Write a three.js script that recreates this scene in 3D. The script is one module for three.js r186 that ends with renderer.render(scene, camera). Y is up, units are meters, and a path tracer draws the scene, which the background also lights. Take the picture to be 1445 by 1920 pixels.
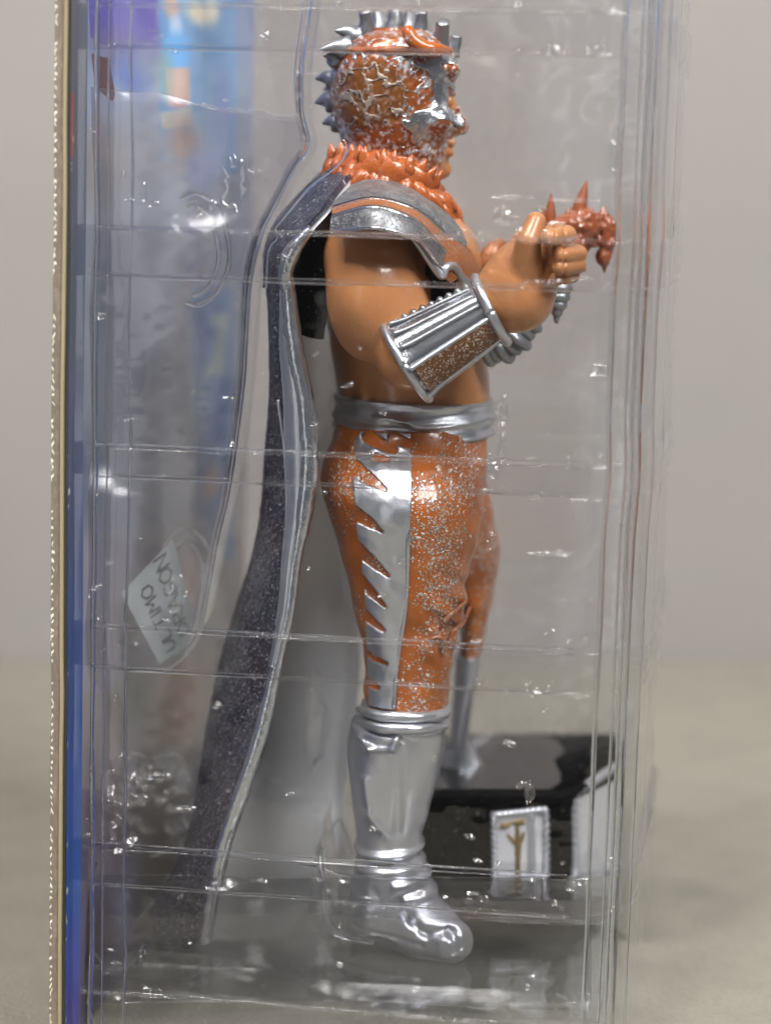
import * as THREE from 'three';
import { mergeGeometries } from 'three/addons/utils/BufferGeometryUtils.js';
import { RectAreaLightUniformsLib } from 'three/addons/lights/RectAreaLightUniformsLib.js';

// ------------------------------------------------------------------ camera, light, exposure
const scene = new THREE.Scene();
const PITCH = 8 * Math.PI / 180, DIST = 450, FPX = 4500, MIDY = 100;   // mm; FPX: lens in pixels of the 1445 x 1920 frame
const CP = Math.cos(PITCH), SP = Math.sin(PITCH);
const EYE = [0, MIDY + DIST * SP, DIST * CP];
const camera = new THREE.PerspectiveCamera(2 * Math.atan(960 / FPX) * 180 / Math.PI, 1445 / 1920, 0.02, 20);
camera.position.set(0, EYE[1] / 1000, EYE[2] / 1000);
camera.lookAt(0, MIDY / 1000, 0);
camera.focus = 0.42; camera.userData.fStop = 10;
scene.add(camera);
scene.background = new THREE.Color().setRGB(0.085, 0.088, 0.095);          // even light of the room all round
const renderer = new THREE.WebGLRenderer({ antialias: true });
renderer.toneMapping = THREE.LinearToneMapping;
renderer.toneMappingExposure = 0.97;
renderer.shadowMap.enabled = true;
RectAreaLightUniformsLib.init();
const LAMP = { panel: [0.50, 0.92, 0.62], panelSize: [0.46, 0.40], panelPower: 22.5, ring: [-0.25, 1.02, 0.45], bulb: 0.6, window: [-0.58, 0.04, 1.05], windowSize: [0.24, 0.66], windowPower: 0.5 };

// ------------------------------------------------------------------ helpers
let seed = 7;
const rnd = () => { seed = (seed * 1664525 + 1013904223) >>> 0; return seed / 4294967296; };
const rr = (a, b) => a + (b - a) * rnd();
const clamp = (x, a, b) => x < a ? a : x > b ? b : x;
const mix = (a, b, t) => a + (b - a) * t;
const sstep = (a, b, x) => { const t = clamp((x - a) / (b - a), 0, 1); return t * t * (3 - 2 * t); };
const smin = (a, b, k) => { const h = clamp(0.5 + 0.5 * (b - a) / k, 0, 1); return mix(b, a, h) - k * h * (1 - h); };
const smax = (a, b, k) => -smin(-a, -b, k);
const hash = (x, y, z) => { let h = Math.imul(x, 374761393) ^ Math.imul(y, 668265263) ^ Math.imul(z, 1274126177); h = Math.imul(h ^ (h >>> 13), 1103515245); h ^= h >>> 16; return (h >>> 0) / 4294967296; };
function noise(x, y, z = 0) {                                            // value noise, -1..1
  const i = Math.floor(x), j = Math.floor(y), k = Math.floor(z); let u = x - i, v = y - j, w = z - k;
  u = u * u * (3 - 2 * u); v = v * v * (3 - 2 * v); w = w * w * (3 - 2 * w);
  const c = (a, b, d) => hash(i + a, j + b, k + d);
  return 2 * mix(mix(mix(c(0, 0, 0), c(1, 0, 0), u), mix(c(0, 1, 0), c(1, 1, 0), u), v), mix(mix(c(0, 0, 1), c(1, 0, 1), u), mix(c(0, 1, 1), c(1, 1, 1), u), v), w) - 1;
}
const fbm = (x, y, z = 0) => 0.55 * noise(x, y, z) + 0.3 * noise(x * 2.1 + 7, y * 2.1, z * 2.1) + 0.15 * noise(x * 4.3, y * 4.3 + 3, z * 4.3);
// measured point of the photograph -> point in the place (mm), on the upright plane at depth z
function P(px, py, z = 0) {
  const a = (px - 722.5) / FPX, b = (960 - py) / FPX;
  const dy = -SP + b * CP, dz = -CP - b * SP, t = (z - EYE[2]) / dz;
  return [a * t, EYE[1] + dy * t, z];
}
const V = (p) => new THREE.Vector3(p[0], p[1], p[2]);
// catmull-rom through points of any dimension
function crom(pts, t) {
  const n = pts.length - 1, f = clamp(t, 0, 1) * n, i = Math.min(Math.floor(f), n - 1), u = f - i;
  const a = pts[Math.max(i - 1, 0)], b = pts[i], c = pts[i + 1], d = pts[Math.min(i + 2, n)];
  return b.map((_, k) => 0.5 * (2 * b[k] + (c[k] - a[k]) * u + (2 * a[k] - 5 * b[k] + 4 * c[k] - d[k]) * u * u + (3 * b[k] - a[k] - 3 * c[k] + d[k]) * u * u * u));
}
function geo(pos, idx, uv, nor, col) {
  const g = new THREE.BufferGeometry();
  g.setAttribute('position', new THREE.Float32BufferAttribute(pos, 3));
  if (uv) g.setAttribute('uv', new THREE.Float32BufferAttribute(uv, 2));
  if (col) g.setAttribute('color', new THREE.Float32BufferAttribute(col, 3));
  g.setIndex(idx);
  if (nor) g.setAttribute('normal', new THREE.Float32BufferAttribute(nor, 3)); else g.computeVertexNormals();
  return g;
}
// surface nets over a distance field (mm); extra: uv(x,y,z) and color(x,y,z)
function sdfMesh(f, lo, hi, cell, opt = {}) {
  const n = [0, 1, 2].map((k) => Math.ceil((hi[k] - lo[k]) / cell) + 2), [nx, ny, nz] = n, sxy = nx * ny;
  const val = new Float32Array(nx * ny * nz);
  for (let k = 0, q = 0; k < nz; k++) for (let j = 0; j < ny; j++) for (let i = 0; i < nx; i++) val[q++] = f(lo[0] + i * cell, lo[1] + j * cell, lo[2] + k * cell);
  const id = new Int32Array(nx * ny * nz).fill(-1), pos = [], nor = [], uv = [], col = [], idx = [];
  const E = [[0, 1], [2, 3], [4, 5], [6, 7], [0, 2], [1, 3], [4, 6], [5, 7], [0, 4], [1, 5], [2, 6], [3, 7]];
  const e = cell * 0.4, c = new Float32Array(8);
  for (let k = 0; k < nz - 1; k++) for (let j = 0; j < ny - 1; j++) for (let i = 0; i < nx - 1; i++) {
    const q = i + j * nx + k * sxy; let neg = 0;
    for (let m = 0; m < 8; m++) { c[m] = val[q + (m & 1) + ((m >> 1) & 1) * nx + (m >> 2) * sxy]; if (c[m] < 0) neg++; }
    if (!neg || neg === 8) continue;
    let x = 0, y = 0, z = 0, s = 0;
    for (const [a, b] of E) if ((c[a] < 0) !== (c[b] < 0)) {
      const t = c[a] / (c[a] - c[b]);
      x += (a & 1) + t * ((b & 1) - (a & 1)); y += ((a >> 1) & 1) + t * (((b >> 1) & 1) - ((a >> 1) & 1)); z += (a >> 2) + t * ((b >> 2) - (a >> 2)); s++;
    }
    x = lo[0] + (i + x / s) * cell; y = lo[1] + (j + y / s) * cell; z = lo[2] + (k + z / s) * cell;
    id[q] = pos.length / 3; pos.push(x, y, z);
    let gx = f(x + e, y, z) - f(x - e, y, z), gy = f(x, y + e, z) - f(x, y - e, z), gz = f(x, y, z + e) - f(x, y, z - e);
    const l = Math.hypot(gx, gy, gz) || 1; nor.push(gx / l, gy / l, gz / l);
    const w = opt.uv ? opt.uv(x, y, z) : [x / 10, y / 10]; uv.push(w[0], w[1]);
    if (opt.color) { const w2 = opt.color(x, y, z); col.push(w2[0], w2[1], w2[2]); }
  }
  const quad = (a, b, c2, d, flip) => { if (a < 0 || b < 0 || c2 < 0 || d < 0) return; if (flip) idx.push(a, c2, b, a, d, c2); else idx.push(a, b, c2, a, c2, d); };
  for (let k = 1; k < nz - 1; k++) for (let j = 1; j < ny - 1; j++) for (let i = 1; i < nx - 1; i++) {
    const q = i + j * nx + k * sxy, s = val[q] < 0;
    if (s !== val[q + 1] < 0) quad(id[q - nx - sxy], id[q - sxy], id[q], id[q - nx], !s);
    if (s !== val[q + nx] < 0) quad(id[q - 1 - sxy], id[q - 1], id[q], id[q - sxy], !s);
    if (s !== val[q + sxy] < 0) quad(id[q - 1 - nx], id[q - nx], id[q], id[q - 1], !s);
  }
  return geo(pos, idx, uv, nor, opt.color ? col : null);
}
// distance primitives
const sph = (x, y, z, c, r) => Math.hypot(x - c[0], y - c[1], z - c[2]) - r;
function cap(x, y, z, a, b, ra, rb) {
  const ux = b[0] - a[0], uy = b[1] - a[1], uz = b[2] - a[2], px = x - a[0], py = y - a[1], pz = z - a[2];
  const t = clamp((px * ux + py * uy + pz * uz) / (ux * ux + uy * uy + uz * uz), 0, 1);
  return Math.hypot(px - ux * t, py - uy * t, pz - uz * t) - mix(ra, rb, t);
}
const ell = (x, y, z, c, r) => { const d = Math.hypot((x - c[0]) / r[0], (y - c[1]) / r[1], (z - c[2]) / r[2]); return (d - 1) * Math.min(r[0], r[1], r[2]); };
function cap2(x, y, a, b, ra, rb) { const ux = b[0] - a[0], uy = b[1] - a[1]; const t = clamp(((x - a[0]) * ux + (y - a[1]) * uy) / (ux * ux + uy * uy), 0, 1); return Math.hypot(x - a[0] - ux * t, y - a[1] - uy * t) - mix(ra, rb, t); }
// a limb given by rows [py, leftPx, rightPx, zc, zh]: distance, and the axis at a height
function rowLimb(rows, pw = 2) {
  const R = rows.map(([py, xl, xr, zc, zh]) => { const a = P(xl, py, zc), b = P(xr, py, zc); return [a[1], (a[0] + b[0]) / 2, (b[0] - a[0]) / 2, zc, zh]; });
  const at = (y) => {
    if (y >= R[0][0]) return R[0]; const n = R.length - 1; if (y <= R[n][0]) return R[n];
    let i = 0; while (y < R[i + 1][0]) i++;
    const u = (R[i][0] - y) / (R[i][0] - R[i + 1][0]), a = R[Math.max(i - 1, 0)], b = R[i], c = R[i + 1], d = R[Math.min(i + 2, n)];
    return b.map((_, k) => 0.5 * (2 * b[k] + (c[k] - a[k]) * u + (2 * a[k] - 5 * b[k] + 4 * c[k] - d[k]) * u * u + (3 * b[k] - a[k] - 3 * c[k] + d[k]) * u * u * u));
  };
  const f = (x, y, z) => {
    const r = at(y), ex = Math.abs((x - r[1]) / r[2]), ez = Math.abs((z - r[3]) / r[4]);
    const d = ((pw === 2 ? Math.hypot(ex, ez) : Math.pow(Math.pow(ex, pw) + Math.pow(ez, pw), 1 / pw)) - 1) * Math.min(r[2], r[4]);
    return Math.max(d, y - R[0][0], R[R.length - 1][0] - y);
  };
  f.at = at; f.top = R[0][0]; f.bottom = R[R.length - 1][0];
  f.box = (m) => { let lo = [1e9, f.bottom - m, 1e9], hi = [-1e9, f.top + m, -1e9]; for (const r of R) { lo[0] = Math.min(lo[0], r[1] - r[2] - m); hi[0] = Math.max(hi[0], r[1] + r[2] + m); lo[2] = Math.min(lo[2], r[3] - r[4] - m); hi[2] = Math.max(hi[2], r[3] + r[4] + m); } return [lo, hi]; };
  f.uv = (s) => (x, y, z) => { const r = at(y); return [Math.atan2(x - r[1], (z - r[3]) * r[2] / r[4]) * 0.5 * (r[2] + r[4]) / s, y / s]; };
  return f;
}
// sheet through a grid of control points; th: thickness, off: offset along the normal
function sheet(rows, nu, nv, { th = 0.6, off = 0, s = 10, bump = null } = {}) {
  const pt = (u, v) => crom(rows.map((r) => crom(r, u)), v), G = [];
  for (let j = 0; j <= nv; j++) for (let i = 0; i <= nu; i++) G.push(pt(i / nu, j / nv));
  const w = nu + 1, N = [], UV = [];
  for (let j = 0; j <= nv; j++) for (let i = 0; i <= nu; i++) {
    const a = G[j * w + Math.max(i - 1, 0)], b = G[j * w + Math.min(i + 1, nu)], c = G[Math.max(j - 1, 0) * w + i], d = G[Math.min(j + 1, nv) * w + i];
    const n = new THREE.Vector3(b[0] - a[0], b[1] - a[1], b[2] - a[2]).cross(new THREE.Vector3(d[0] - c[0], d[1] - c[1], d[2] - c[2])).normalize();
    N.push(n);
    const q = j * w + i; const up = j ? UV[q - w] : null, le = i ? UV[q - 1] : null, g = G[q];
    UV.push([le ? le[0] + Math.hypot(...g.map((x, k) => x - G[q - 1][k])) / s : 0, up ? up[1] + Math.hypot(...g.map((x, k) => x - G[q - w][k])) / s : 0]);
  }
  const pos = [], uv = [], idx = [], m = w * (nv + 1);
  for (const sgn of [1, -1]) G.forEach((g, q) => { const o = off + sgn * th / 2 + (bump && sgn > 0 ? bump(g, UV[q], q % w / nu, Math.floor(q / w) / nv) : 0); pos.push(g[0] + N[q].x * o, g[1] + N[q].y * o, g[2] + N[q].z * o); uv.push(UV[q][0], UV[q][1]); });
  for (let j = 0; j < nv; j++) for (let i = 0; i < nu; i++) { const a = j * w + i, b = a + 1, c = a + w, d = c + 1; idx.push(a, b, d, a, d, c, m + a, m + d, m + b, m + a, m + c, m + d); }
  const rim = (a, b) => idx.push(a, m + a, m + b, a, m + b, b);
  for (let i = 0; i < nu; i++) { rim(i + 1, i); rim(nv * w + i, nv * w + i + 1); }
  for (let j = 0; j < nv; j++) { rim(j * w, (j + 1) * w); rim((j + 1) * w + nu, j * w + nu); }
  return geo(pos, idx, uv);
}
// tube along points [x,y,z,r] (r may vary); squash flattens it
function tube(pts, seg = 40, rad = 10, { s = 10, wob = null } = {}) {
  const C = []; for (let i = 0; i <= seg; i++) C.push(crom(pts, i / seg));
  const pos = [], uv = [], idx = []; let nrm = null, len = 0;
  for (let i = 0; i <= seg; i++) {
    const t = V(C[Math.min(i + 1, seg)]).sub(V(C[Math.max(i - 1, 0)])).normalize();
    if (!nrm) nrm = new THREE.Vector3(0.31, 0.2, 0.92).cross(t).normalize(); else nrm = nrm.clone().sub(t.clone().multiplyScalar(nrm.dot(t))).normalize();
    const b = t.clone().cross(nrm); if (i) len += V(C[i]).distanceTo(V(C[i - 1]));
    for (let k = 0; k <= rad; k++) { const a = k / rad * Math.PI * 2, r = C[i][3] * (1 + (wob ? wob(i / seg, a) : 0)); const d = nrm.clone().multiplyScalar(Math.cos(a) * r).add(b.clone().multiplyScalar(Math.sin(a) * r)); pos.push(C[i][0] + d.x, C[i][1] + d.y, C[i][2] + d.z); uv.push(k / rad * 6.28 * C[i][3] / s, len / s); }
  }
  const w = rad + 1;
  for (let i = 0; i < seg; i++) for (let k = 0; k < rad; k++) { const a = i * w + k; idx.push(a, a + 1, a + w + 1, a, a + w + 1, a + w); }
  for (const [i, fl] of [[0, 1], [seg, 0]]) { const c = pos.length / 3; pos.push(C[i][0], C[i][1], C[i][2]); uv.push(0, 0); for (let k = 0; k < rad; k++) { const a = i * w + k; fl ? idx.push(c, a + 1, a) : idx.push(c, a, a + 1); } }
  return geo(pos, idx, uv);
}
// things and parts; all shapes are in mm of the place and are moved to their thing's base
const used = new Map(), baseOf = new WeakMap();
const numbered = (n) => { const k = used.get(n) ?? 0; used.set(n, k + 1); return k ? `${n}_${String(k).padStart(3, '0')}` : n; };
function thing(name, label, category, base, group) {
  const o = new THREE.Group(); o.name = numbered(name); o.position.set(base[0] / 1000, base[1] / 1000, base[2] / 1000);
  o.userData = { label, category }; if (group) o.userData.group = group; baseOf.set(o, base); scene.add(o); return o;
}
function part(name, g, m, parent, label) {
  const b = baseOf.get(parent); g.translate(-b[0], -b[1], -b[2]); g.scale(0.001, 0.001, 0.001);
  const o = new THREE.Mesh(g, m); o.name = numbered(name); o.castShadow = o.receiveShadow = true; baseOf.set(o, b); if (label) o.userData.label = label; parent.add(o); return o;
}
// textures
function tex(w, h, fn, { srgb = true, wrap = true } = {}) {
  const d = new Uint8Array(w * h * 4), enc = (x) => { x = clamp(x, 0, 1); return 255 * (srgb ? (x <= 0.0031308 ? x * 12.92 : 1.055 * Math.pow(x, 1 / 2.4) - 0.055) : x); };
  for (let j = 0, q = 0; j < h; j++) for (let i = 0; i < w; i++, q += 4) { const c = fn(i, j); d[q] = enc(c[0]); d[q + 1] = enc(c[1] ?? c[0]); d[q + 2] = enc(c[2] ?? c[0]); d[q + 3] = 255; }
  const t = new THREE.DataTexture(d, w, h); t.colorSpace = srgb ? THREE.SRGBColorSpace : THREE.NoColorSpace; t.magFilter = THREE.LinearFilter; t.minFilter = THREE.LinearFilter;
  if (wrap) t.wrapS = t.wrapT = THREE.RepeatWrapping; t.needsUpdate = true; return t;
}
const pnoise = (x, y, p, k = 0) => {                                     // noise that repeats after p cells
  const i = Math.floor(x), j = Math.floor(y); let u = x - i, v = y - j; u = u * u * (3 - 2 * u); v = v * v * (3 - 2 * v);
  const m = (a) => ((a % p) + p) % p, c = (a, b) => hash(m(i + a), m(j + b), k);
  return 2 * mix(mix(c(0, 0), c(1, 0), u), mix(c(0, 1), c(1, 1), u), v) - 1;
};
// flake layers: list of flakes stamped into arrays; returns {cover, tone}
function flakes(n, count, rmin, rmax, accept) {
  const cover = new Float32Array(n * n), tone = new Float32Array(n * n);
  for (let k = 0; k < count; k++) {
    const x = rnd() * n, y = rnd() * n; if (accept && rnd() > accept(x / n, y / n)) continue;
    const r = rr(rmin, rmax), t = rnd(), el = rr(0.5, 1), an = rr(0, 3.14), ca = Math.cos(an), sa = Math.sin(an);
    for (let j = Math.floor(y - r - 1); j <= y + r + 1; j++) for (let i = Math.floor(x - r - 1); i <= x + r + 1; i++) {
      const dx = (i - x) * ca + (j - y) * sa, dy = ((j - y) * ca - (i - x) * sa) / el, c = clamp(r + 0.5 - Math.hypot(dx, dy), 0, 1);
      if (c <= 0) continue; const q = ((i % n) + n) % n + (((j % n) + n) % n) * n; if (c >= cover[q]) { cover[q] = c; tone[q] = t; }
    }
  }
  return { cover, tone };
}

// ------------------------------------------------------------------ materials
const std = (name, c, rough, metal = 0, extra = {}) => { const m = new THREE.MeshPhysicalMaterial({ roughness: rough, metalness: metal, side: THREE.DoubleSide, ...extra }); m.color.setRGB(...c); m.name = name; return m; };
const M = {};
const grain = tex(256, 256, (i, j) => [0.5 + 0.28 * pnoise(i / 4, j / 4, 64, 1) + 0.2 * pnoise(i / 16, j / 16, 16, 2)], { srgb: false });
const silverRough = tex(256, 256, (i, j) => { const a = pnoise(i / 16, j / 16, 16, 5) * 0.25 + pnoise(i / 4, j / 4, 64, 6) * 0.2; return [1, 0.78 + a * 0.3, 1]; }, { srgb: false });
M.silver = std('silver paint', [0.53, 0.545, 0.59], 0.44, 0.9, { bumpMap: grain, bumpScale: 0.00003, roughnessMap: silverRough });
M.darkSilver = std('dark silver paint', [0.26, 0.27, 0.29], 0.36, 0.8, { bumpMap: grain, bumpScale: 0.00004 });
M.brightSilver = std('bright silver paint', [0.50, 0.52, 0.56], 0.2, 0.93, { bumpMap: grain, bumpScale: 0.00005 });
M.skin = std('tan plastic', [0.42, 0.182, 0.072], 0.3, 0, { specularIntensity: 0.7, clearcoat: 0.4, clearcoatRoughness: 0.09, bumpMap: grain, bumpScale: 0.00004 });
M.skin.vertexColors = false;
M.orange = std('orange plastic', [0.33, 0.085, 0.017], 0.26, 0, { specularIntensity: 0.6, clearcoat: 0.35, clearcoatRoughness: 0.08, bumpMap: grain, bumpScale: 0.00003 });
M.mask = std('orange mask brushed with silver', [1, 1, 1], 0.3, 0.25, { vertexColors: true, specularIntensity: 0.6, clearcoat: 0.5, clearcoatRoughness: 0.08 });
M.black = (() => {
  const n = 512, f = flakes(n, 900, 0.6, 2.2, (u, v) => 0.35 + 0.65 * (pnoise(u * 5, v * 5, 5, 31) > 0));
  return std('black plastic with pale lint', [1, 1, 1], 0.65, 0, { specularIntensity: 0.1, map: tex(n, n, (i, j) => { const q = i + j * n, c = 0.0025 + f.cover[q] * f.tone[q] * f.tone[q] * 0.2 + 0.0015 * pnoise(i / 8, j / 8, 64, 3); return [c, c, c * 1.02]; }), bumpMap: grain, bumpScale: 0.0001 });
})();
M.greyTop = std('glossy black plastic', [0.012, 0.011, 0.011], 0.13, 0, { ior: 1.6 });
M.padWhite = std('pearl grey padding', [0.50, 0.50, 0.52], 0.42, 0.35, { bumpMap: grain, bumpScale: 0.00006 });
M.gold = std('dull gold paint', [0.19, 0.135, 0.05], 0.42, 0.6);
M.amber = std('russet translucent plastic', [0.31, 0.085, 0.032], 0.28, 0, { transmission: 0.35, clearcoat: 0.5, clearcoatRoughness: 0.15 });
// glitter on the trousers: 64 mm square
(() => {
  const n = 1024, dens = (u, v) => { const c = pnoise(u * 9, v * 9, 9, 11) * 0.5 + pnoise(u * 22, v * 22, 22, 12) * 0.5; return clamp(0.16 + 1.15 * c + 0.5 * Math.max(0, Math.cos((u - 0.11) * 6.283)) ** 3, 0.02, 1); };
  const f = flakes(n, 42000, 0.8, 2.0, dens), big = flakes(n, 9000, 2.2, 4.8, dens); for (let q = 0; q < n * n; q++) if (big.cover[q] > f.cover[q]) { f.cover[q] = big.cover[q]; f.tone[q] = big.tone[q]; }
  const at = (i, j) => { const q = i + j * n; return [f.cover[q], f.tone[q]]; };
  M.glitter = std('orange plastic with silver glitter', [1, 1, 1], 1, 1, {
    map: tex(n, n, (i, j) => { const [c, t] = at(i, j), d = 0.9 + 0.22 * pnoise(i / 64, j / 64, 16, 13); const s = 0.24 + 0.66 * t * t; return [mix(0.32 * d, s, c), mix(0.088 * d, s * 0.99, c), mix(0.014 * d, s * 0.97, c)]; }),
    roughnessMap: tex(n, n, (i, j) => { const [c, t] = at(i, j); return [0, mix(0.30, 0.2 + 0.3 * t, c), 0]; }, { srgb: false }),
    metalnessMap: tex(n, n, (i, j) => [0, 0, at(i, j)[0] * 0.75], { srgb: false }),
    bumpMap: tex(n, n, (i, j) => { const [c, t] = at(i, j); return [0.3 + c * (0.25 + 0.45 * t)]; }, { srgb: false }), bumpScale: 0.0002, specularIntensity: 0.6, clearcoat: 0.4, clearcoatRoughness: 0.08,
  });
  // fine glitter for the bands: brown with pale crumbs, 20 mm square
  const n2 = 512, g = flakes(n2, 5200, 1.5, 4.2, (u, v) => 0.55 + 0.45 * pnoise(u * 12, v * 12, 12, 15));
  M.bandGlitter = std('brown band with pale glitter', [1, 1, 1], 0.4, 0.2, {
    map: tex(n2, n2, (i, j) => { const q = i + j * n2, c = g.cover[q] * (0.35 + 0.65 * g.tone[q]); return [mix(0.13, 0.55, c), mix(0.055, 0.51, c), mix(0.022, 0.45, c)]; }),
    bumpMap: tex(n2, n2, (i, j) => [g.cover[i + j * n2]], { srgb: false }), bumpScale: 0.0002,
  });
  M.guard = std('worn dark silver with glitter', [1, 1, 1], 0.4, 0.6, {
    map: tex(n2, n2, (i, j) => { const q = i + j * n2, c = g.cover[q] * g.tone[q] * g.tone[q], k = 1 + 0.35 * pnoise(i / 32, j / 32, 16, 16); return [mix(0.19 * k, 0.6, c), mix(0.195 * k, 0.6, c), mix(0.205 * k, 0.62, c)]; }),
    bumpMap: M.bandGlitter.bumpMap, bumpScale: 0.00015,
  });
  M.orangeGlitter = std('orange band with pale glitter', [1, 1, 1], 0.35, 0.2, {
    map: tex(n2, n2, (i, j) => { const q = i + j * n2, c = g.cover[q] * g.tone[q]; return [mix(0.36, 0.6, c), mix(0.12, 0.56, c), mix(0.035, 0.5, c)]; }),
    bumpMap: M.bandGlitter.bumpMap, bumpScale: 0.00025,
  });
  // cape cloth: near black, embossed crumbs, sparse bright flakes; 24 mm square
  const h = flakes(n2, 5200, 1.2, 3.4), fl = flakes(n2, 1900, 1.2, 4.4);
  M.cape = std('dark glitter cape cloth', [1, 1, 1], 0.42, 0.35, {
    map: tex(n2, n2, (i, j) => { const q = i + j * n2, w = 0.5 + 0.5 * pnoise(i / 128, j / 128, 4, 21), a = h.cover[q] * h.tone[q], b = 1.5 * fl.cover[q] * fl.tone[q] * fl.tone[q]; return [0.037 + 0.065 * a + 0.42 * b + 0.01 * (1 - w), 0.038 + 0.067 * a + 0.43 * b, 0.050 + 0.078 * a + 0.5 * b + 0.008 * w]; }),
    bumpMap: tex(n2, n2, (i, j) => { const q = i + j * n2; return [0.2 + 0.5 * h.cover[q] * h.tone[q] + 0.3 * fl.cover[q]]; }, { srgb: false }), bumpScale: 0.0005,
  });
})();
M.lining = std('grey silver cape lining', [0.56, 0.565, 0.58], 0.45, 0.4, { bumpMap: grain, bumpScale: 0.00012 });
const clear = (name, tint, rough, extra = {}) => std(name, tint, rough, 0, { transmission: 1, thickness: 0, ior: 1.5, ...extra });
M.wall = clear('clear blister plastic', [0.965, 0.967, 0.972], 0.03);
M.rib = clear('clear blister rib', [0.90, 0.90, 0.91], 0.03);
M.front = clear('clear blister corner', [0.93, 0.94, 0.95], 0.06);
M.tray = clear('clear tray plastic', [0.95, 0.955, 0.965], 0.05);
M.haze = clear('scuffed tray plastic', [0.94, 0.94, 0.945], 0.13);
M.fog = clear('cloudy tray plastic', [0.90, 0.90, 0.92], 0.27);
M.riser = clear('wavy tray plastic', [0.84, 0.84, 0.845], 0.12);
M.bump = clear('clear glint plastic', [0.985, 0.985, 0.99], 0.05, { ior: 1.9 });  // high index, so the added bumps give brighter glints
M.frost = std('frosted plastic edge', [0.93, 0.95, 0.97], 0.28, 0, { transmission: 1, thickness: 0.001, ior: 1.45 });
M.bead = std('solid clear plastic', [0.93, 0.95, 0.97], 0.03, 0, { transmission: 1, thickness: 0.001, ior: 1.5 });

// ------------------------------------------------------------------ setting: cloth table and wall
const TABLE = 7, BACK = -312;
(() => {
  const n = 512, weave = tex(n, n, (i, j) => { const a = 0.5 + 0.5 * Math.sin(i / n * 6.283 * 64) * Math.sin(j / n * 6.283 * 64), b = pnoise(i / 5, j / 9, 0 | n / 5, 41), c = pnoise(i / 64, j / 64, 8, 42); return [0.5 + 0.3 * (a - 0.5) + 0.22 * b + 0.15 * c]; }, { srgb: false });
  const col = tex(n, n, (i, j) => { const k = 1 + 0.06 * pnoise(i / 64, j / 64, 8, 43) + 0.05 * pnoise(i / 8, j / 8, 64, 44) + 0.05 * pnoise(i / 2, j / 2, 256, 45); return [0.212 * k, 0.2 * k, 0.165 * k]; });
  const cloth = std('beige table cloth', [1, 1, 1], 0.95, 0, { map: col, bumpMap: weave, bumpScale: 0.0005 });
  const rows = []; for (const z of [230, 150, 60, -60, -150, -220, -280, BACK]) { const r = []; for (const x of [-1400, -700, -300, -100, 100, 300, 700, 1400]) r.push([x, TABLE + (z < 0 ? 1.5 * noise(x / 90, z / 60) + 1.2 : 0), z]); rows.push(r); }
  const g = sheet(rows, 80, 80, { th: 1, off: -0.5, s: 60 }); g.scale(0.001, 0.001, 0.001);
  const t = new THREE.Mesh(g, cloth); t.name = 'table'; t.receiveShadow = t.castShadow = true; t.userData = { kind: 'structure', label: 'beige woven cloth over the table top below the package' }; scene.add(t);
  const wc = tex(256, 256, (i, j) => { const k = 1 + 0.05 * pnoise(i / 32, j / 32, 8, 51) + 0.03 * pnoise(i / 8, j / 8, 32, 52); return [0.245 * k, 0.230 * k, 0.221 * k]; });
  const wm = std('pinkish grey wall paint', [1, 1, 1], 0.9, 0, { map: wc });
  const wg = new THREE.BoxGeometry(2.8, 1.5, 0.02, 20, 10, 1); wg.translate(0, TABLE / 1000 + 0.742, BACK / 1000 - 0.0125);
  const w = new THREE.Mesh(wg, wm); w.name = 'wall'; w.receiveShadow = w.castShadow = true; w.userData = { kind: 'structure', label: 'plain pinkish grey wall behind the package' }; scene.add(w);
})();

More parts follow.
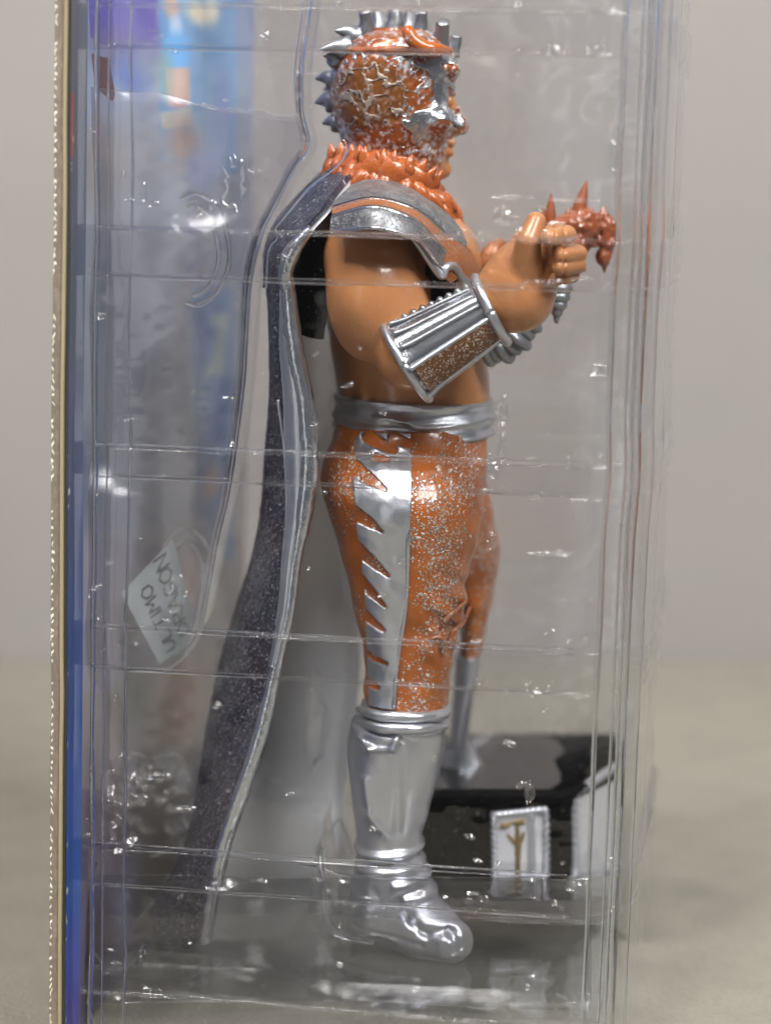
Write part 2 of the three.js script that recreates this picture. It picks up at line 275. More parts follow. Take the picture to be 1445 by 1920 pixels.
// ------------------------------------------------------------------ lamps (outside the frame, seen as highlights)
(() => {
  const [x, y, z] = LAMP.panel, o = thing('softbox_lamp', 'white softbox lamp to the upper right of the package', 'lamp', [x * 1000, y * 1000, z * 1000]);
  o.lookAt(0, 0.1, 0);
  const [w, h] = LAMP.panelSize, glow = std('lamp diffuser', [0.8, 0.8, 0.8], 0.6, 0, { emissive: new THREE.Color(1, 0.985, 0.97), emissiveIntensity: LAMP.panelPower * 0.6 });
  const add = (name, g, m) => { const q = new THREE.Mesh(g, m); q.name = name; q.castShadow = q.receiveShadow = true; o.add(q); };
  add('diffuser', new THREE.BoxGeometry(w, h, 0.01), glow);
  const shell = std('lamp housing', [0.05, 0.05, 0.05], 0.6), hg = new THREE.CylinderGeometry(0.05, Math.hypot(w, h) / 2, 0.22, 4, 1); hg.rotateY(Math.PI / 4); hg.scale(w / Math.hypot(w, h) * 1.414, 1, h / Math.hypot(w, h) * 1.414); hg.rotateX(-Math.PI / 2); hg.translate(0, 0, -0.118);
  add('lamp_housing', hg, shell);
  const l = new THREE.RectAreaLight(new THREE.Color(1, 0.985, 0.965), LAMP.panelPower, w, h); l.position.set(0, 0, 0.012); l.rotation.y = Math.PI; o.add(l);
  const [wx, wy, wz] = LAMP.window, win = thing('window', 'added bright pane behind the viewer, to the left, for a veil mirrored in the plastic', 'window', [wx * 1000, wy * 1000, wz * 1000]);
  win.lookAt(0, 0.1, 0);  // unseen bright panel, added to mirror a pale veil and fill the front
  const fit = (name, g, m) => { const q = new THREE.Mesh(g, m); q.name = numbered(name); q.castShadow = q.receiveShadow = true; win.add(q); };
  const [ww, wh] = LAMP.windowSize, wood = std('white window frame', [0.6, 0.6, 0.58], 0.5), day = std('daylight in the window', [0.8, 0.8, 0.8], 0.4, 0, { emissive: new THREE.Color(0.95, 0.98, 1), emissiveIntensity: LAMP.windowPower });
  for (const sx of [-1, 1]) for (const sy of [-1, 1]) { const g = new THREE.BoxGeometry(ww / 2 - 0.03, wh / 2 - 0.03, 0.006); g.translate(sx * ww / 4, sy * wh / 4, 0); fit('added_window_glass', g, day); }
  for (const [w2, h2, x2, y2] of [[ww + 0.08, 0.05, 0, wh / 2 + 0.012], [ww + 0.08, 0.05, 0, -wh / 2 - 0.012], [0.05, wh - 0.03, ww / 2 + 0.012, 0], [0.05, wh - 0.03, -ww / 2 - 0.012, 0], [0.03, wh - 0.03, 0, 0]]) { const g = new THREE.BoxGeometry(w2, h2, 0.03); g.translate(x2, y2, 0.002); fit('added_window_frame', g, wood); }
  const wl = new THREE.RectAreaLight(new THREE.Color(0.95, 0.98, 1), LAMP.windowPower, ww, wh); wl.position.set(0, 0, 0.025); wl.rotation.y = Math.PI; win.add(wl);
  const [rx, ry, rz] = LAMP.ring, c = thing('ceiling_lamp', 'round ceiling lamp with five bulbs above the package', 'lamp', [rx * 1000, ry * 1000, rz * 1000]);
  const put = (name, g, m, p) => { const q = new THREE.Mesh(g, m); q.name = numbered(name); q.position.set(...p); q.castShadow = q.receiveShadow = true; c.add(q); };
  put('lamp_plate', new THREE.CylinderGeometry(0.19, 0.21, 0.025, 32), std('lamp plate', [0.4, 0.4, 0.4], 0.4, 0.6), [0, 0.06, 0]);
  const bm = std('glowing bulb', [0.9, 0.9, 0.85], 0.4, 0, { emissive: new THREE.Color(1, 0.95, 0.9), emissiveIntensity: 95 });
  for (let k = 0; k < 5; k++) { const a = k / 5 * 6.283, p = [Math.cos(a) * 0.17, 0, Math.sin(a) * 0.17]; put('bulb', new THREE.SphereGeometry(0.026, 20, 14), bm, p); put('bulb_socket', new THREE.CylinderGeometry(0.014, 0.014, 0.03, 14), std('socket', [0.5, 0.5, 0.5], 0.4), [p[0], 0.035, p[2]]); const q = new THREE.PointLight(new THREE.Color(1, 0.97, 0.94), LAMP.bulb); q.position.set(...p); q.castShadow = true; q.shadow.radius = 1.2; c.add(q); }
})();

// ------------------------------------------------------------------ the package
const ROLL = 0.0236, YM = 105, A0 = [-55, 40], E1 = [0.988, 0.154], E3 = [-0.154, 0.988];
// place of a point of the package: a = out from the card, b = towards the viewer, y = height
function K(a, b, y) { const x = A0[0] + a * E1[0] + b * E3[0], z = A0[1] + a * E1[1] + b * E3[1]; return [x + (y - YM) * ROLL, y - (x + 10) * ROLL, z]; }
const PB = TABLE + 0.6, PT = 232;
const pack = thing('blister_package', 'clear plastic blister package with a printed card on its left side', 'toy package', K(30, -40, PB).map((v, i) => i === 1 ? TABLE : v));
// where a sight line of the photograph meets the card, as (distance from the near edge, height)
function onCard(px, py) {
  let lo = -5, hi = 170; const proj = (s) => { const p = K(0, -s, YM + (960 - py) * 0.1), d = (p[1] - EYE[1]) * -SP + (p[2] - EYE[2]) * -CP; return 722.5 + FPX * p[0] / d; };
  for (let k = 0; k < 30; k++) { const m = (lo + hi) / 2; proj(m) < px ? lo = m : hi = m; }
  const q = K(0, -lo, YM); return [lo, P(px, py, q[2])[1] + (q[0] + 10) * ROLL];
}
(() => {
  const W = 150, H = PT - PB, cw = 1024, ch = 1452, cv = document.createElement('canvas'); cv.width = cw; cv.height = ch; const g = cv.getContext('2d');
  const X = (px, py) => { const [s, y] = onCard(px, py); return [s / W * cw, (PT - y) / H * ch]; };
  const bg = g.createLinearGradient(0, 0, 0, ch); for (const [t, c] of [[0, '#6e7abc'], [0.18, '#7d93c0'], [0.3, '#979eae'], [0.5, '#8c95a8'], [0.68, '#93908f'], [0.82, '#6e6670'], [1, '#4a64a0']]) bg.addColorStop(t, c);
  g.fillStyle = bg; g.fillRect(0, 0, cw, ch);
  const blob = (px, py, rx, ry, c, al = 1, hard = 0.35) => { const [x, y] = X(px, py), [x2] = X(px + rx, py), [, y2] = X(px, py + ry); const w = Math.abs(x2 - x), h = Math.abs(y2 - y); g.save(); g.translate(x, y); g.scale(w, h); const r = g.createRadialGradient(0, 0, 0, 0, 0, 1); r.addColorStop(0, c); r.addColorStop(hard, c); r.addColorStop(1, c + '00'); g.globalAlpha = al; g.fillStyle = r; g.fillRect(-1, -1, 2, 2); g.restore(); };
  const poly = (pts, c, al = 1) => { g.globalAlpha = al; g.fillStyle = c; g.beginPath(); pts.forEach((p, i) => { const q = X(...p); i ? g.lineTo(...q) : g.moveTo(...q); }); g.fill(); g.globalAlpha = 1; };
  poly([[165, -40], [300, -40], [290, 60], [250, 110], [170, 70]], '#4a3fa8', 0.9);
  blob(260, 60, 80, 70, '#5a4fb4', 0.8); blob(215, 95, 60, 60, '#6a628c', 0.7);
  poly([[300, -40], [445, -40], [445, 330], [300, 300]], '#4f9ad8', 0.75);
  blob(322, 12, 22, 30, '#c8a696'); blob(375, 25, 36, 32, '#e8dcc2'); blob(398, 20, 18, 32, '#f6f0dc'); blob(330, 55, 16, 40, '#c6d4ee', 0.8);
  blob(335, 90, 34, 40, '#3f9fe8'); poly([[308, 70], [358, 70], [354, 130], [312, 125]], '#4aa6ea', 0.9);
  poly([[172, 100], [205, 110], [218, 178], [212, 190], [180, 165]], '#4b2730', 0.95); blob(250, 140, 45, 60, '#3f62b4', 0.9); blob(275, 110, 40, 60, '#7a86a0', 0.6);
  poly([[310, 128], [356, 126], [358, 190], [346, 204], [316, 200]], '#c4a6a0'); blob(334, 160, 22, 34, '#cbaaa0'); blob(340, 196, 14, 8, '#b87080', 0.8);
  blob(310, 140, 24, 70, '#8aa6a0', 0.6); poly([[300, 212], [362, 200], [362, 235], [306, 242]], '#c0b8a8', 0.85);
  blob(345, 270, 50, 60, '#b48a78', 0.8); blob(385, 320, 40, 60, '#7d8ccc', 0.9); blob(250, 300, 90, 90, '#8a8e98', 0.8); blob(190, 320, 60, 120, '#8f8a86', 0.7);
  blob(418, 200, 22, 120, '#4f7cc8', 0.9);
  g.lineWidth = 11; for (const [r, c] of [[58, '#596080'], [46, '#a8a4a8'], [34, '#8a7890'], [20, '#5d5aa0']]) { g.strokeStyle = c; g.globalAlpha = 0.75; const [x, y] = X(355, 470), [x2] = X(355 + r, 470), [, y2] = X(355, 470 + r * 2); g.beginPath(); g.ellipse(x, y, Math.abs(x2 - x), Math.abs(y2 - y) * 0.9, 0, -1.7, 1.7); g.stroke(); } g.globalAlpha = 1;
  poly([[150, 420], [350, 420], [365, 980], [150, 1000]], '#888d9c', 0.85); blob(260, 470, 90, 80, '#7c8090', 0.7); blob(230, 750, 120, 200, '#7c8290', 0.8);
  for (let r = 0; r < 5; r++) for (let i = 0; i < 9; i++) blob(285 + i * 6.2, 640 + r * 57 - i * 3.5, 3.4, 6, '#aeb2bc', 0.55);
  for (let r = 0; r < 14; r++) for (let i = 0; i < 12; i++) blob(200 + i * 13 + rr(-2, 2), 840 + r * 12 + rr(-2, 2), 4.5, 4.5, '#8e92a6', 0.28);
  poly([[362, 540], [440, 540], [440, 1060], [372, 1000]], '#5f86ba', 0.9); poly([[398, 590], [432, 590], [425, 700], [392, 705]], '#b8c2ae', 0.8); blob(404, 780, 34, 80, '#3f69b4', 1); blob(390, 640, 26, 60, '#3f69b4', 0.9); blob(200, 560, 40, 90, '#5d6474', 0.8); blob(300, 700, 50, 60, '#585f70', 0.8); blob(170, 900, 30, 140, '#5c6275', 0.8);
  blob(400, 905, 24, 44, '#ccb0a4'); blob(345, 1020, 60, 60, '#9a8c88', 0.9); blob(352, 1100, 36, 70, '#c8967e', 0.9); blob(340, 1150, 30, 36, '#e8d8c8', 0.8);
  poly([[140, 1010], [240, 1010], [230, 1300], [140, 1300]], '#8b8698', 0.7); blob(350, 1330, 70, 120, '#b08078', 0.95); blob(330, 1270, 50, 80, '#b48e86', 0.8); blob(240, 1330, 60, 90, '#6a6664', 0.8); blob(300, 1450, 60, 50, '#55586a', 0.8);
  poly([[140, 1480], [330, 1480], [360, 1980], [140, 1980]], '#54495a', 0.75); blob(240, 1700, 36, 90, '#6c7aa2', 0.8); blob(300, 1640, 60, 60, '#463c42', 0.7); blob(190, 1800, 40, 160, '#332436', 0.8); blob(390, 1880, 80, 50, '#35588e', 0.9); blob(270, 1900, 60, 60, '#281f34', 0.9);
  // border of the print along the near edge: dark strip with pale marks, then a strip of blue
  const bx = (s) => s / W * cw; g.fillStyle = '#15171c'; g.fillRect(0, 0, bx(2.6), ch);
  const strip = g.createLinearGradient(0, 0, 0, ch); for (const [t, c] of [[0, '#5d6270'], [0.45, '#5a6278'], [0.6, '#46557e'], [0.74, '#2c4f96'], [0.88, '#3359a6'], [1, '#453d94']]) strip.addColorStop(t, c); g.fillStyle = strip; g.fillRect(bx(2.6), 0, bx(11), ch);
  g.fillStyle = '#cfd6cc'; for (let k = 0; k < 46; k++) { const y = rr(0.02, 0.98) * ch; g.save(); g.translate(bx(rr(1.6, 3.6)), y); g.rotate(rr(-0.7, 0.7)); g.globalAlpha = rr(0.5, 1); g.fillRect(-9, -2, rr(12, 30), rr(3, 8)); g.restore(); }
  g.globalAlpha = 0.9; g.fillStyle = '#b9473f'; g.fillRect(bx(2), X(145, 175)[1], bx(3.2), 70); g.fillStyle = '#c8d4c4'; g.fillRect(bx(1.4), X(145, 500)[1], bx(2), 60); g.fillRect(bx(1.2), X(145, 780)[1], bx(1.7), 130); g.globalAlpha = 1;
  const print = new THREE.CanvasTexture(cv); print.colorSpace = THREE.SRGBColorSpace; print.magFilter = THREE.LinearFilter;
  const pm = std('printed card', [1, 1, 1], 0.35, 0, { map: print });
  const faceG = (a, b0, b1) => { const pos = [], uv = [], idx = [], nv = 40; for (let j = 0; j <= nv; j++) for (let i = 0; i <= 1; i++) { const y = PB + (PT - PB) * j / nv, bow = 0.35 * noise(y / 40, 3); pos.push(...K(a + bow, mix(b0, b1, i), y)); uv.push(i, j / nv); } for (let j = 0; j < nv; j++) { const q = j * 2; idx.push(q, q + 1, q + 3, q, q + 3, q + 2); } return geo(pos, idx, uv); };
  part('printed_sheet', faceG(0, 0, -W), pm, pack, 'glossy blue printed face of the card');
  // the board itself, seen on its near edge: brown with a row of pale letters
  const ew = 64, eh = 2048, ec = document.createElement('canvas'); ec.width = ew; ec.height = eh; const e = ec.getContext('2d');
  e.fillStyle = '#6f6458'; e.fillRect(0, 0, ew, eh); for (let k = 0; k < 900; k++) { e.fillStyle = rnd() < 0.5 ? 'rgba(110,98,84,0.18)' : 'rgba(160,146,128,0.16)'; e.fillRect(rnd() * ew, rnd() * eh, rr(4, 30), rr(2, 26)); }
  let y = 20; while (y < eh) { const run = rr(90, 260); for (let q = 0; q < run; q += rr(9, 15)) { e.fillStyle = `rgba(238,232,220,${rr(0.7, 1)})`; e.save(); e.translate(11 + rr(-3, 3), y + q); e.rotate(rr(-0.5, 0.5)); e.fillRect(-8, -2.6, rr(9, 20), rr(3, 5)); if (rnd() < 0.5) e.fillRect(-8, -2.6, 4, rr(6, 11)); e.restore(); } y += run + rr(14, 60); }
  const et = new THREE.CanvasTexture(ec); et.colorSpace = THREE.SRGBColorSpace; et.magFilter = THREE.LinearFilter;
  const box = (a0, a1, b0, b1, m, name) => { const pos = [], uv = [], idx = [], nv = 48, ring = [[a0, b1], [a1, b1], [a1, b0], [a0, b0]]; for (let j = 0; j <= nv; j++) { const yy = mix(PB, PT, j / nv), w = 0.35 * noise(yy / 40, 3) + 0.1 * noise(yy / 9, 8); for (let k = 0; k < 4; k++) for (const s of [0, 1]) { const c = ring[(k + s) % 4]; pos.push(...K(c[0] + w, c[1], yy)); uv.push(k === 0 ? s : 0.8, j / nv); } } for (let j = 0; j < nv; j++) for (let k = 0; k < 4; k++) { const q = j * 8 + k * 2; idx.push(q, q + 1, q + 9, q, q + 9, q + 8); } return part(name, geo(pos, idx, uv).toNonIndexed(), m, pack); };
  const bm = box(-1.75, -0.12, -W, 0, std('brown card edge', [1, 1, 1], 0.6, 0, { map: et }), 'card_board'); bm.geometry.computeVertexNormals();
  box(-0.11, 0.42, -1.6, 0.25, std('worn gold card edge', [0.36, 0.30, 0.19], 0.4, 0.3), 'gold_trim').geometry.computeVertexNormals();
  box(0.43, 0.8, -1.5, -0.5, std('dark flange edge', [0.03, 0.03, 0.028], 0.3), 'glue_seam').geometry.computeVertexNormals();
})();
// the bubble: plan outline (a, b), swept over the height with raised ribs
const RIBS = [[12, 96], [436, 531], [851, 912], [1195, 1278], [1612, 1690]].map(([a, b]) => [P(600, b, 48)[1], P(600, a, 48)[1]]);
const ribAt = (y) => { let d = 0; for (const [lo, hi] of RIBS) d = Math.max(d, sstep(lo - 0.2, lo + 0.55, y) * (1 - sstep(hi - 0.55, hi + 0.2, y))); return d; };
const OUTLINE = (() => {
  const raw = [[0.8, -2.6], [4.5, -2.4], [5.6, -0.8], [7.5, 0], [88, 0.2], [92.5, -0.6], [95.3, -3.2], [96.2, -6.2], [98.2, -7.6], [99.6, -9.6], [100.2, -22], [100.6, -62], [100.0, -80], [98.6, -84], [95, -86.5], [90, -87.5], [8, -88.5], [5.5, -90], [1, -92]];
  const out = []; for (let i = 0; i < raw.length - 1; i++) { const [a, b] = [raw[i], raw[i + 1]], n = Math.max(2, Math.ceil(Math.hypot(b[0] - a[0], b[1] - a[1]) / 1.2)); for (let k = 0; k < n; k++) out.push([mix(a[0], b[0], k / n), mix(a[1], b[1], k / n)]); } out.push(raw[raw.length - 1]);
  for (let it = 0; it < 2; it++) for (let i = 1; i < out.length - 1; i++) out[i] = [0, 1].map((k) => (out[i - 1][k] + 2 * out[i][k] + out[i + 1][k]) / 4);
  return out;
})();
function bubblePiece(i0, i1, y0, y1, name, m) {
  const pos = [], uv = [], idx = [], nv = Math.max(4, Math.ceil((y1 - y0) / 0.22)), w = i1 - i0 + 1;
  for (let j = 0; j <= nv; j++) for (let i = i0; i <= i1; i++) {
    const y = mix(y0, y1, j / nv), p = OUTLINE[i], a = OUTLINE[Math.max(i - 1, 0)], b = OUTLINE[Math.min(i + 1, OUTLINE.length - 1)], l = Math.hypot(b[0] - a[0], b[1] - a[1]), nx = -(b[1] - a[1]) / l, ny = (b[0] - a[0]) / l;
    const s = i * 1.2, edge = sstep(0, 6, i) * sstep(0, 6, OUTLINE.length - 1 - i);
    const o = edge * (1.1 * ribAt(y) + 0.16 * noise(s / 20, y / 30, 1) + 0.07 * noise(s / 5, y / 14, 2) + 0.02 * noise(s / 2.4, y / 1.6, 3));
    const draft = -1.6 * (1 - (y - PB) / (PT - PB)) * p[0] / 100;
    pos.push(...K(p[0] + nx * o + draft, p[1] + ny * o, y)); uv.push(s / 10, y / 10);
  }
  for (let j = 0; j < nv; j++) for (let i = 0; i < w - 1; i++) { const q = j * w + i; idx.push(q, q + 1, q + w + 1, q, q + w + 1, q + w); }
  return part(name, geo(pos, idx, uv), m, pack);
}
(() => {
  const corner = OUTLINE.findIndex((p) => p[0] > 90), far = OUTLINE.findIndex((p, i) => i > corner && p[1] < -80), last = OUTLINE.length - 1;
  const cuts = [PB + 0.4]; for (const [lo, hi] of [...RIBS].reverse()) cuts.push(lo - 0.2, hi + 0.2); cuts.push(PT - 1);
  for (let k = 0; k < cuts.length - 1; k++) {
    const rib = k % 2 === 1;
    bubblePiece(0, corner, cuts[k], cuts[k + 1], rib ? 'rib' : 'side_pane', rib ? M.rib : M.wall);
    bubblePiece(corner, far, cuts[k], cuts[k + 1], rib ? 'corner_rib' : 'front_pane', M.front);
    bubblePiece(far, last, cuts[k], cuts[k + 1], rib ? 'far_rib' : 'far_pane', M.wall);
  }
})();

// thick bends of the plastic: rounded solid edges that bend the light
(() => {
  const vert = (a, b, r, wob, mat) => part('bent_edge', tube(Array.from({ length: 24 }, (_, k) => { const y = mix(PB + 1, PT - 2, k / 23), dr = -1.6 * (1 - (y - PB) / (PT - PB)) * a / 100; const o = 1.0 * ribAt(y) * (b < -40 ? 0 : 0.7); return [...K(a + dr + o * 0.6 + wob * noise(y / 9, a), b + wob * noise(y / 7, a + 5) + o * 0.4, y), r * (1 + 0.25 * noise(y / 5, a))]; }), 220, 12), mat ?? M.bead, pack);
  vert(92.8, -0.9, 0.4, 0.12); vert(95.4, -3.6, 0.22, 0.1); vert(97.2, -7.0, 0.7, 0.1); vert(99.6, -10.4, 0.25, 0.15); vert(100.2, -40, 0.14, 0.1); vert(99.2, -83, 0.75, 0.06, M.frost); vert(96.4, -5.6, 0.3, 0.08, M.frost); vert(97.6, -85.4, 0.25, 0.06); vert(5.2, -1.2, 0.4, 0.2); vert(7.6, 0, 0.2, 0.15); vert(11.5, 0.1, 0.22, 0.5);
  const n = OUTLINE.findIndex((p) => p[0] > 90);
  RIBS.forEach(([lo, hi], k) => { for (const [y, r] of [[lo - 0.1, 0.12], [lo + 0.6, 0.07], [hi + 0.1, 0.13], [hi - 0.6, 0.08]]) part('rib_edge', tube(OUTLINE.slice(5, n).map((p, i) => { const q = K(p[0] - 1.6 * (1 - (y - PB) / (PT - PB)) * p[0] / 100, p[1] + (r > 0.1 ? 0.1 : 0.95), y + 0.12 * noise(i / 7, y) + 0.04 * noise(i / 1.7, y)); return [...q, r * (1 + 0.7 * noise(i / 4, y, k))]; }), 200, 8), M.bead, pack); });
})();

// ------------------------------------------------------------------ the figure
const FOOT = P(880, 1806, 20)[1];
const BASE = [P(760, 1780, 0)[0], FOOT, -2];
const figure = thing('wrestler_figure', 'masked wrestler figure in orange trousers, silver boots and dark cape inside the package', 'action figure', BASE);
const px = (pts) => pts.map(([x, y, z]) => P(x, y, z));
// --- body: torso, arms, near hand, head: one mesh of skin
const torso = rowLimb([[318, 650, 790, -5, 9], [350, 628, 812, -5, 15], [385, 606, 835, -5, 23], [430, 592, 862, -5, 26], [480, 594, 886, -5, 25.5], [530, 603, 900, -5, 23], [600, 612, 904, -5, 20], [680, 625, 913, -5, 18.5], [740, 634, 918, -5, 18], [815, 640, 912, -5, 18]], 2.3);
const J = { sh: P(692, 478, 19), el: P(768, 668, 24.5), wr: P(930, 566, 27), fsh: P(705, 480, -29), fel: P(800, 655, -32), fwr: P(985, 540, -22) };
const pecs = [P(845, 490, 5), P(845, 490, -20)];
function bodyField(x, y, z) {
  let d = torso(x, y, z);
  d = smin(d, ell(x, y, z, pecs[0], [5, 7, 7]), 4); d = smin(d, ell(x, y, z, pecs[1], [6, 8, 10]), 4);
  let a = cap(x, y, z, J.sh, J.el, 8.2, 5.6); a = smin(a, ell(x, y, z, P(694, 545, 22), [7.6, 9, 8]), 3); a = smin(a, ell(x, y, z, P(690, 590, 21), [6.2, 8, 6.6]), 3);
  d = smin(d, a, 2.2); d = smin(d, cap(x, y, z, J.el, J.wr, 5.4, 4.6), 2);
  d = smin(d, smin(cap(x, y, z, J.fsh, J.fel, 8.5, 6.2), cap(x, y, z, J.fel, J.fwr, 6.2, 4.6), 2), 2.5);
  return d + 0.10 * noise(x / 3.5, y / 3.5, z / 3.5);
}
// the near hand: palm, thumb and four curled fingers, a grid of its own
const H = {
  palm: [P(938, 562, 27), P(968, 540, 27), P(1002, 470, 26)],
  thumb: px([[985, 500, 32], [990, 452, 34], [1004, 416, 33]]),
  index: px([[1004, 452, 26], [1046, 436, 30], [1062, 440, 34], [1030, 446, 37]]),
  middle: px([[1006, 478, 26], [1066, 472, 28], [1084, 476, 32], [1052, 480, 36]]),
  ring: px([[1006, 500, 26], [1066, 495, 28], [1083, 497, 32], [1050, 502, 36]]),
  pinky: px([[1004, 522, 26], [1056, 517, 28], [1072, 517, 31], [1044, 522, 34]]),
};
function chain(x, y, z, p, r0, r1) { let d = 1e9; for (let i = 0; i < p.length - 1; i++) d = Math.min(d, cap(x, y, z, p[i], p[i + 1], mix(r0, r1, i / (p.length - 1)), mix(r0, r1, (i + 1) / (p.length - 1)))); return d; }
const knuck = [P(1036, 450, 32)[0], P(1052, 450, 32)[0], P(1055, 450, 32)[0]];
function handField(x, y, z) {
  let d = cap(x, y, z, J.wr, H.palm[1], 4.8, 6.6); d = smin(d, cap(x, y, z, H.palm[1], H.palm[2], 6.4, 4.6), 2.5);
  d = smin(d, ell(x, y, z, P(972, 575, 27), [4.6, 4.4, 6]), 2);
  d = smin(d, chain(x, y, z, H.thumb, 2.7, 1.75), 1.2);
  let f = chain(x, y, z, H.index, 1.75, 1.6); f = smin(f, chain(x, y, z, H.middle, 1.6, 1.5), 0.25); f = smin(f, chain(x, y, z, H.ring, 1.55, 1.4), 0.25); f = smin(f, chain(x, y, z, H.pinky, 1.45, 1.3), 0.25);
  for (const kx of knuck) f += 0.16 * Math.exp(-(((x - kx) / 0.22) ** 2)) * sstep(29, 32, z);
  d = smin(d, f, 0.7);
  return d + 0.05 * noise(x / 2, y / 2, z / 2);
}
// the head
const ZH = -5;
const skull = rowLimb([[58, 690, 800, ZH, 5], [72, 660, 828, ZH, 8.2], [95, 638, 846, ZH, 9.8], [125, 626, 853, ZH, 10.6], [160, 622, 848, ZH, 10.8], [200, 624, 846, ZH, 10.6], [235, 634, 846, ZH, 10], [265, 655, 843, ZH, 9], [292, 690, 838, ZH, 7.8], [318, 720, 834, ZH, 6.4], [336, 752, 826, ZH, 4.6], [344, 775, 815, ZH, 2.5]], 2.15);
const HP = { neck: [P(722, 270, ZH), P(716, 360, ZH)], bridge: [P(843, 185, ZH), P(862, 236, ZH)], tip: P(864, 238, ZH), brow: [P(846, 132, ZH + 6), P(846, 132, ZH - 6)], eyeN: P(845, 190, ZH + 4.6), eyeF: P(845, 190, ZH - 4.6), lipU: [P(846, 268, ZH + 2.6), P(846, 268, ZH - 2.6)], lipL: [P(842, 286, ZH + 2.2), P(842, 286, ZH - 2.2)], chin: P(830, 318, ZH), cheek: P(822, 228, ZH + 6.2), mouth: [P(850, 277, ZH + 3), P(850, 277, ZH - 3)], wing: [P(854, 243, ZH + 1.6), P(854, 243, ZH - 1.6)] };
function headField(x, y, z) {
  let d = skull(x, y, z);
  d = smin(d, cap(x, y, z, HP.neck[0], HP.neck[1], 7.6, 8.4), 2);
  d = smin(d, cap(x, y, z, HP.bridge[0], HP.bridge[1], 0.9, 1.15), 0.9); d = smin(d, sph(x, y, z, HP.tip, 1.1), 0.6);
  for (const k of [0, 1]) d = smin(d, sph(x, y, z, HP.wing[k], 0.9), 0.5);
  d = smin(d, cap(x, y, z, HP.brow[0], HP.brow[1], 1.1, 1.1), 1);
  d = smax(d, -sph(x, y, z, HP.eyeN, 1.55), 0.8); d = smax(d, -sph(x, y, z, HP.eyeF, 1.55), 0.8);
  d = smin(d, sph(x, y, z, [HP.eyeN[0] - 0.55, HP.eyeN[1], HP.eyeN[2] - 0.2], 1.0), 0.12);
  d = smin(d, cap(x, y, z, HP.lipU[0], HP.lipU[1], 0.8, 0.8), 0.8); d = smin(d, cap(x, y, z, HP.lipL[0], HP.lipL[1], 0.85, 0.85), 0.8);
  d = smax(d, -cap(x, y, z, HP.mouth[0], HP.mouth[1], 0.22, 0.22), 0.2);
  d = smin(d, sph(x, y, z, HP.chin, 1.6), 1.4); d = smin(d, ell(x, y, z, HP.cheek, [2.4, 2.2, 3.4]), 2);
  return d;
}
const boxOf = (pts, m) => [[0, 1, 2].map((k) => Math.min(...pts.map((p) => p[k])) - m), [0, 1, 2].map((k) => Math.max(...pts.map((p) => p[k])) + m)];
const headBox = boxOf([P(600, 45, -5), P(885, 350, -5), [0, 180, ZH + 12], [0, 180, ZH - 12]], 0.5); headBox[1][0] = P(885, 200, 0)[0]; headBox[0][0] = P(606, 200, 0)[0];
(() => {
  const [lo, hi] = torso.box(3); lo[2] = -43; hi[2] = 34; hi[0] = J.wr[0]; lo[0] -= 2;
  const t = sdfMesh(bodyField, lo, hi, 0.6, { uv: (x, y) => [x / 10, y / 10] });
  const hb = boxOf([...H.palm, ...H.thumb, ...H.index, ...H.middle, ...H.ring, ...H.pinky, J.wr], 7.5), hd = sdfMesh(handField, hb[0], hb[1], 0.24);
  const he = sdfMesh(headField, headBox[0], headBox[1], 0.3);
  part('body', mergeGeometries([t, hd, he]), M.skin, figure);
})();
// --- mask: the head swollen a little, open round the eye and the mouth
const F2 = (x, y, z = 2) => { const p = P(x, y, z); return [p[0], p[1]]; };
const mouthHole = [F2(856, 270), F2(846, 322)], eyeHole = F2(850, 189);
const worm = (x, y, z) => { const a = noise(x / 1.45 + 0.7 * noise(x / 2, y / 2), y / 1.2, z / 2.4 + 9), b = noise(x / 1.25 + 40, y / 1.3 + 0.8 * noise(x / 2, y / 2, 4), z / 2); return Math.min(Math.abs(a - 0.3), Math.abs(b + 0.35)); };
const inPatch = (() => { const c = F2(695, 178); return (x, y) => 1 - sstep(5.2, 7.6, Math.hypot((x - c[0]) * 0.92, (y - c[1]) * 1.05)); })();
const trims = [[802, 104, 826, 150, 1.0, 1.5], [826, 150, 826, 208, 1.5, 1.3], [826, 208, 782, 226, 1.4, 1.5], [796, 226, 778, 262, 1.6, 0.9], [760, 232, 792, 255, 0.8, 0.7], [826, 208, 866, 230, 1.3, 0.8], [830, 150, 852, 162, 1.0, 0.5], [780, 120, 806, 132, 0.9, 0.4], [818, 108, 850, 112, 1.1, 0.7]].map(([a, b, c, d, r0, r1]) => [F2(a, b), F2(c, d), r0, r1]);
const trimField = (x, y) => { let d = 1e9; for (const t of trims) d = smin(d, cap2(x, y, t[0], t[1], t[2], t[3]), 0.3); return d + 0.18 * noise(x * 1.3, y * 1.3, 2); };
const maskCut = (x, y) => smin(cap2(x, y, mouthHole[0], mouthHole[1], 1.4, 2.2), Math.hypot(x - eyeHole[0], y - eyeHole[1]) - 1.2, 0.1);
const neckCut = P(720, 318, ZH)[1];
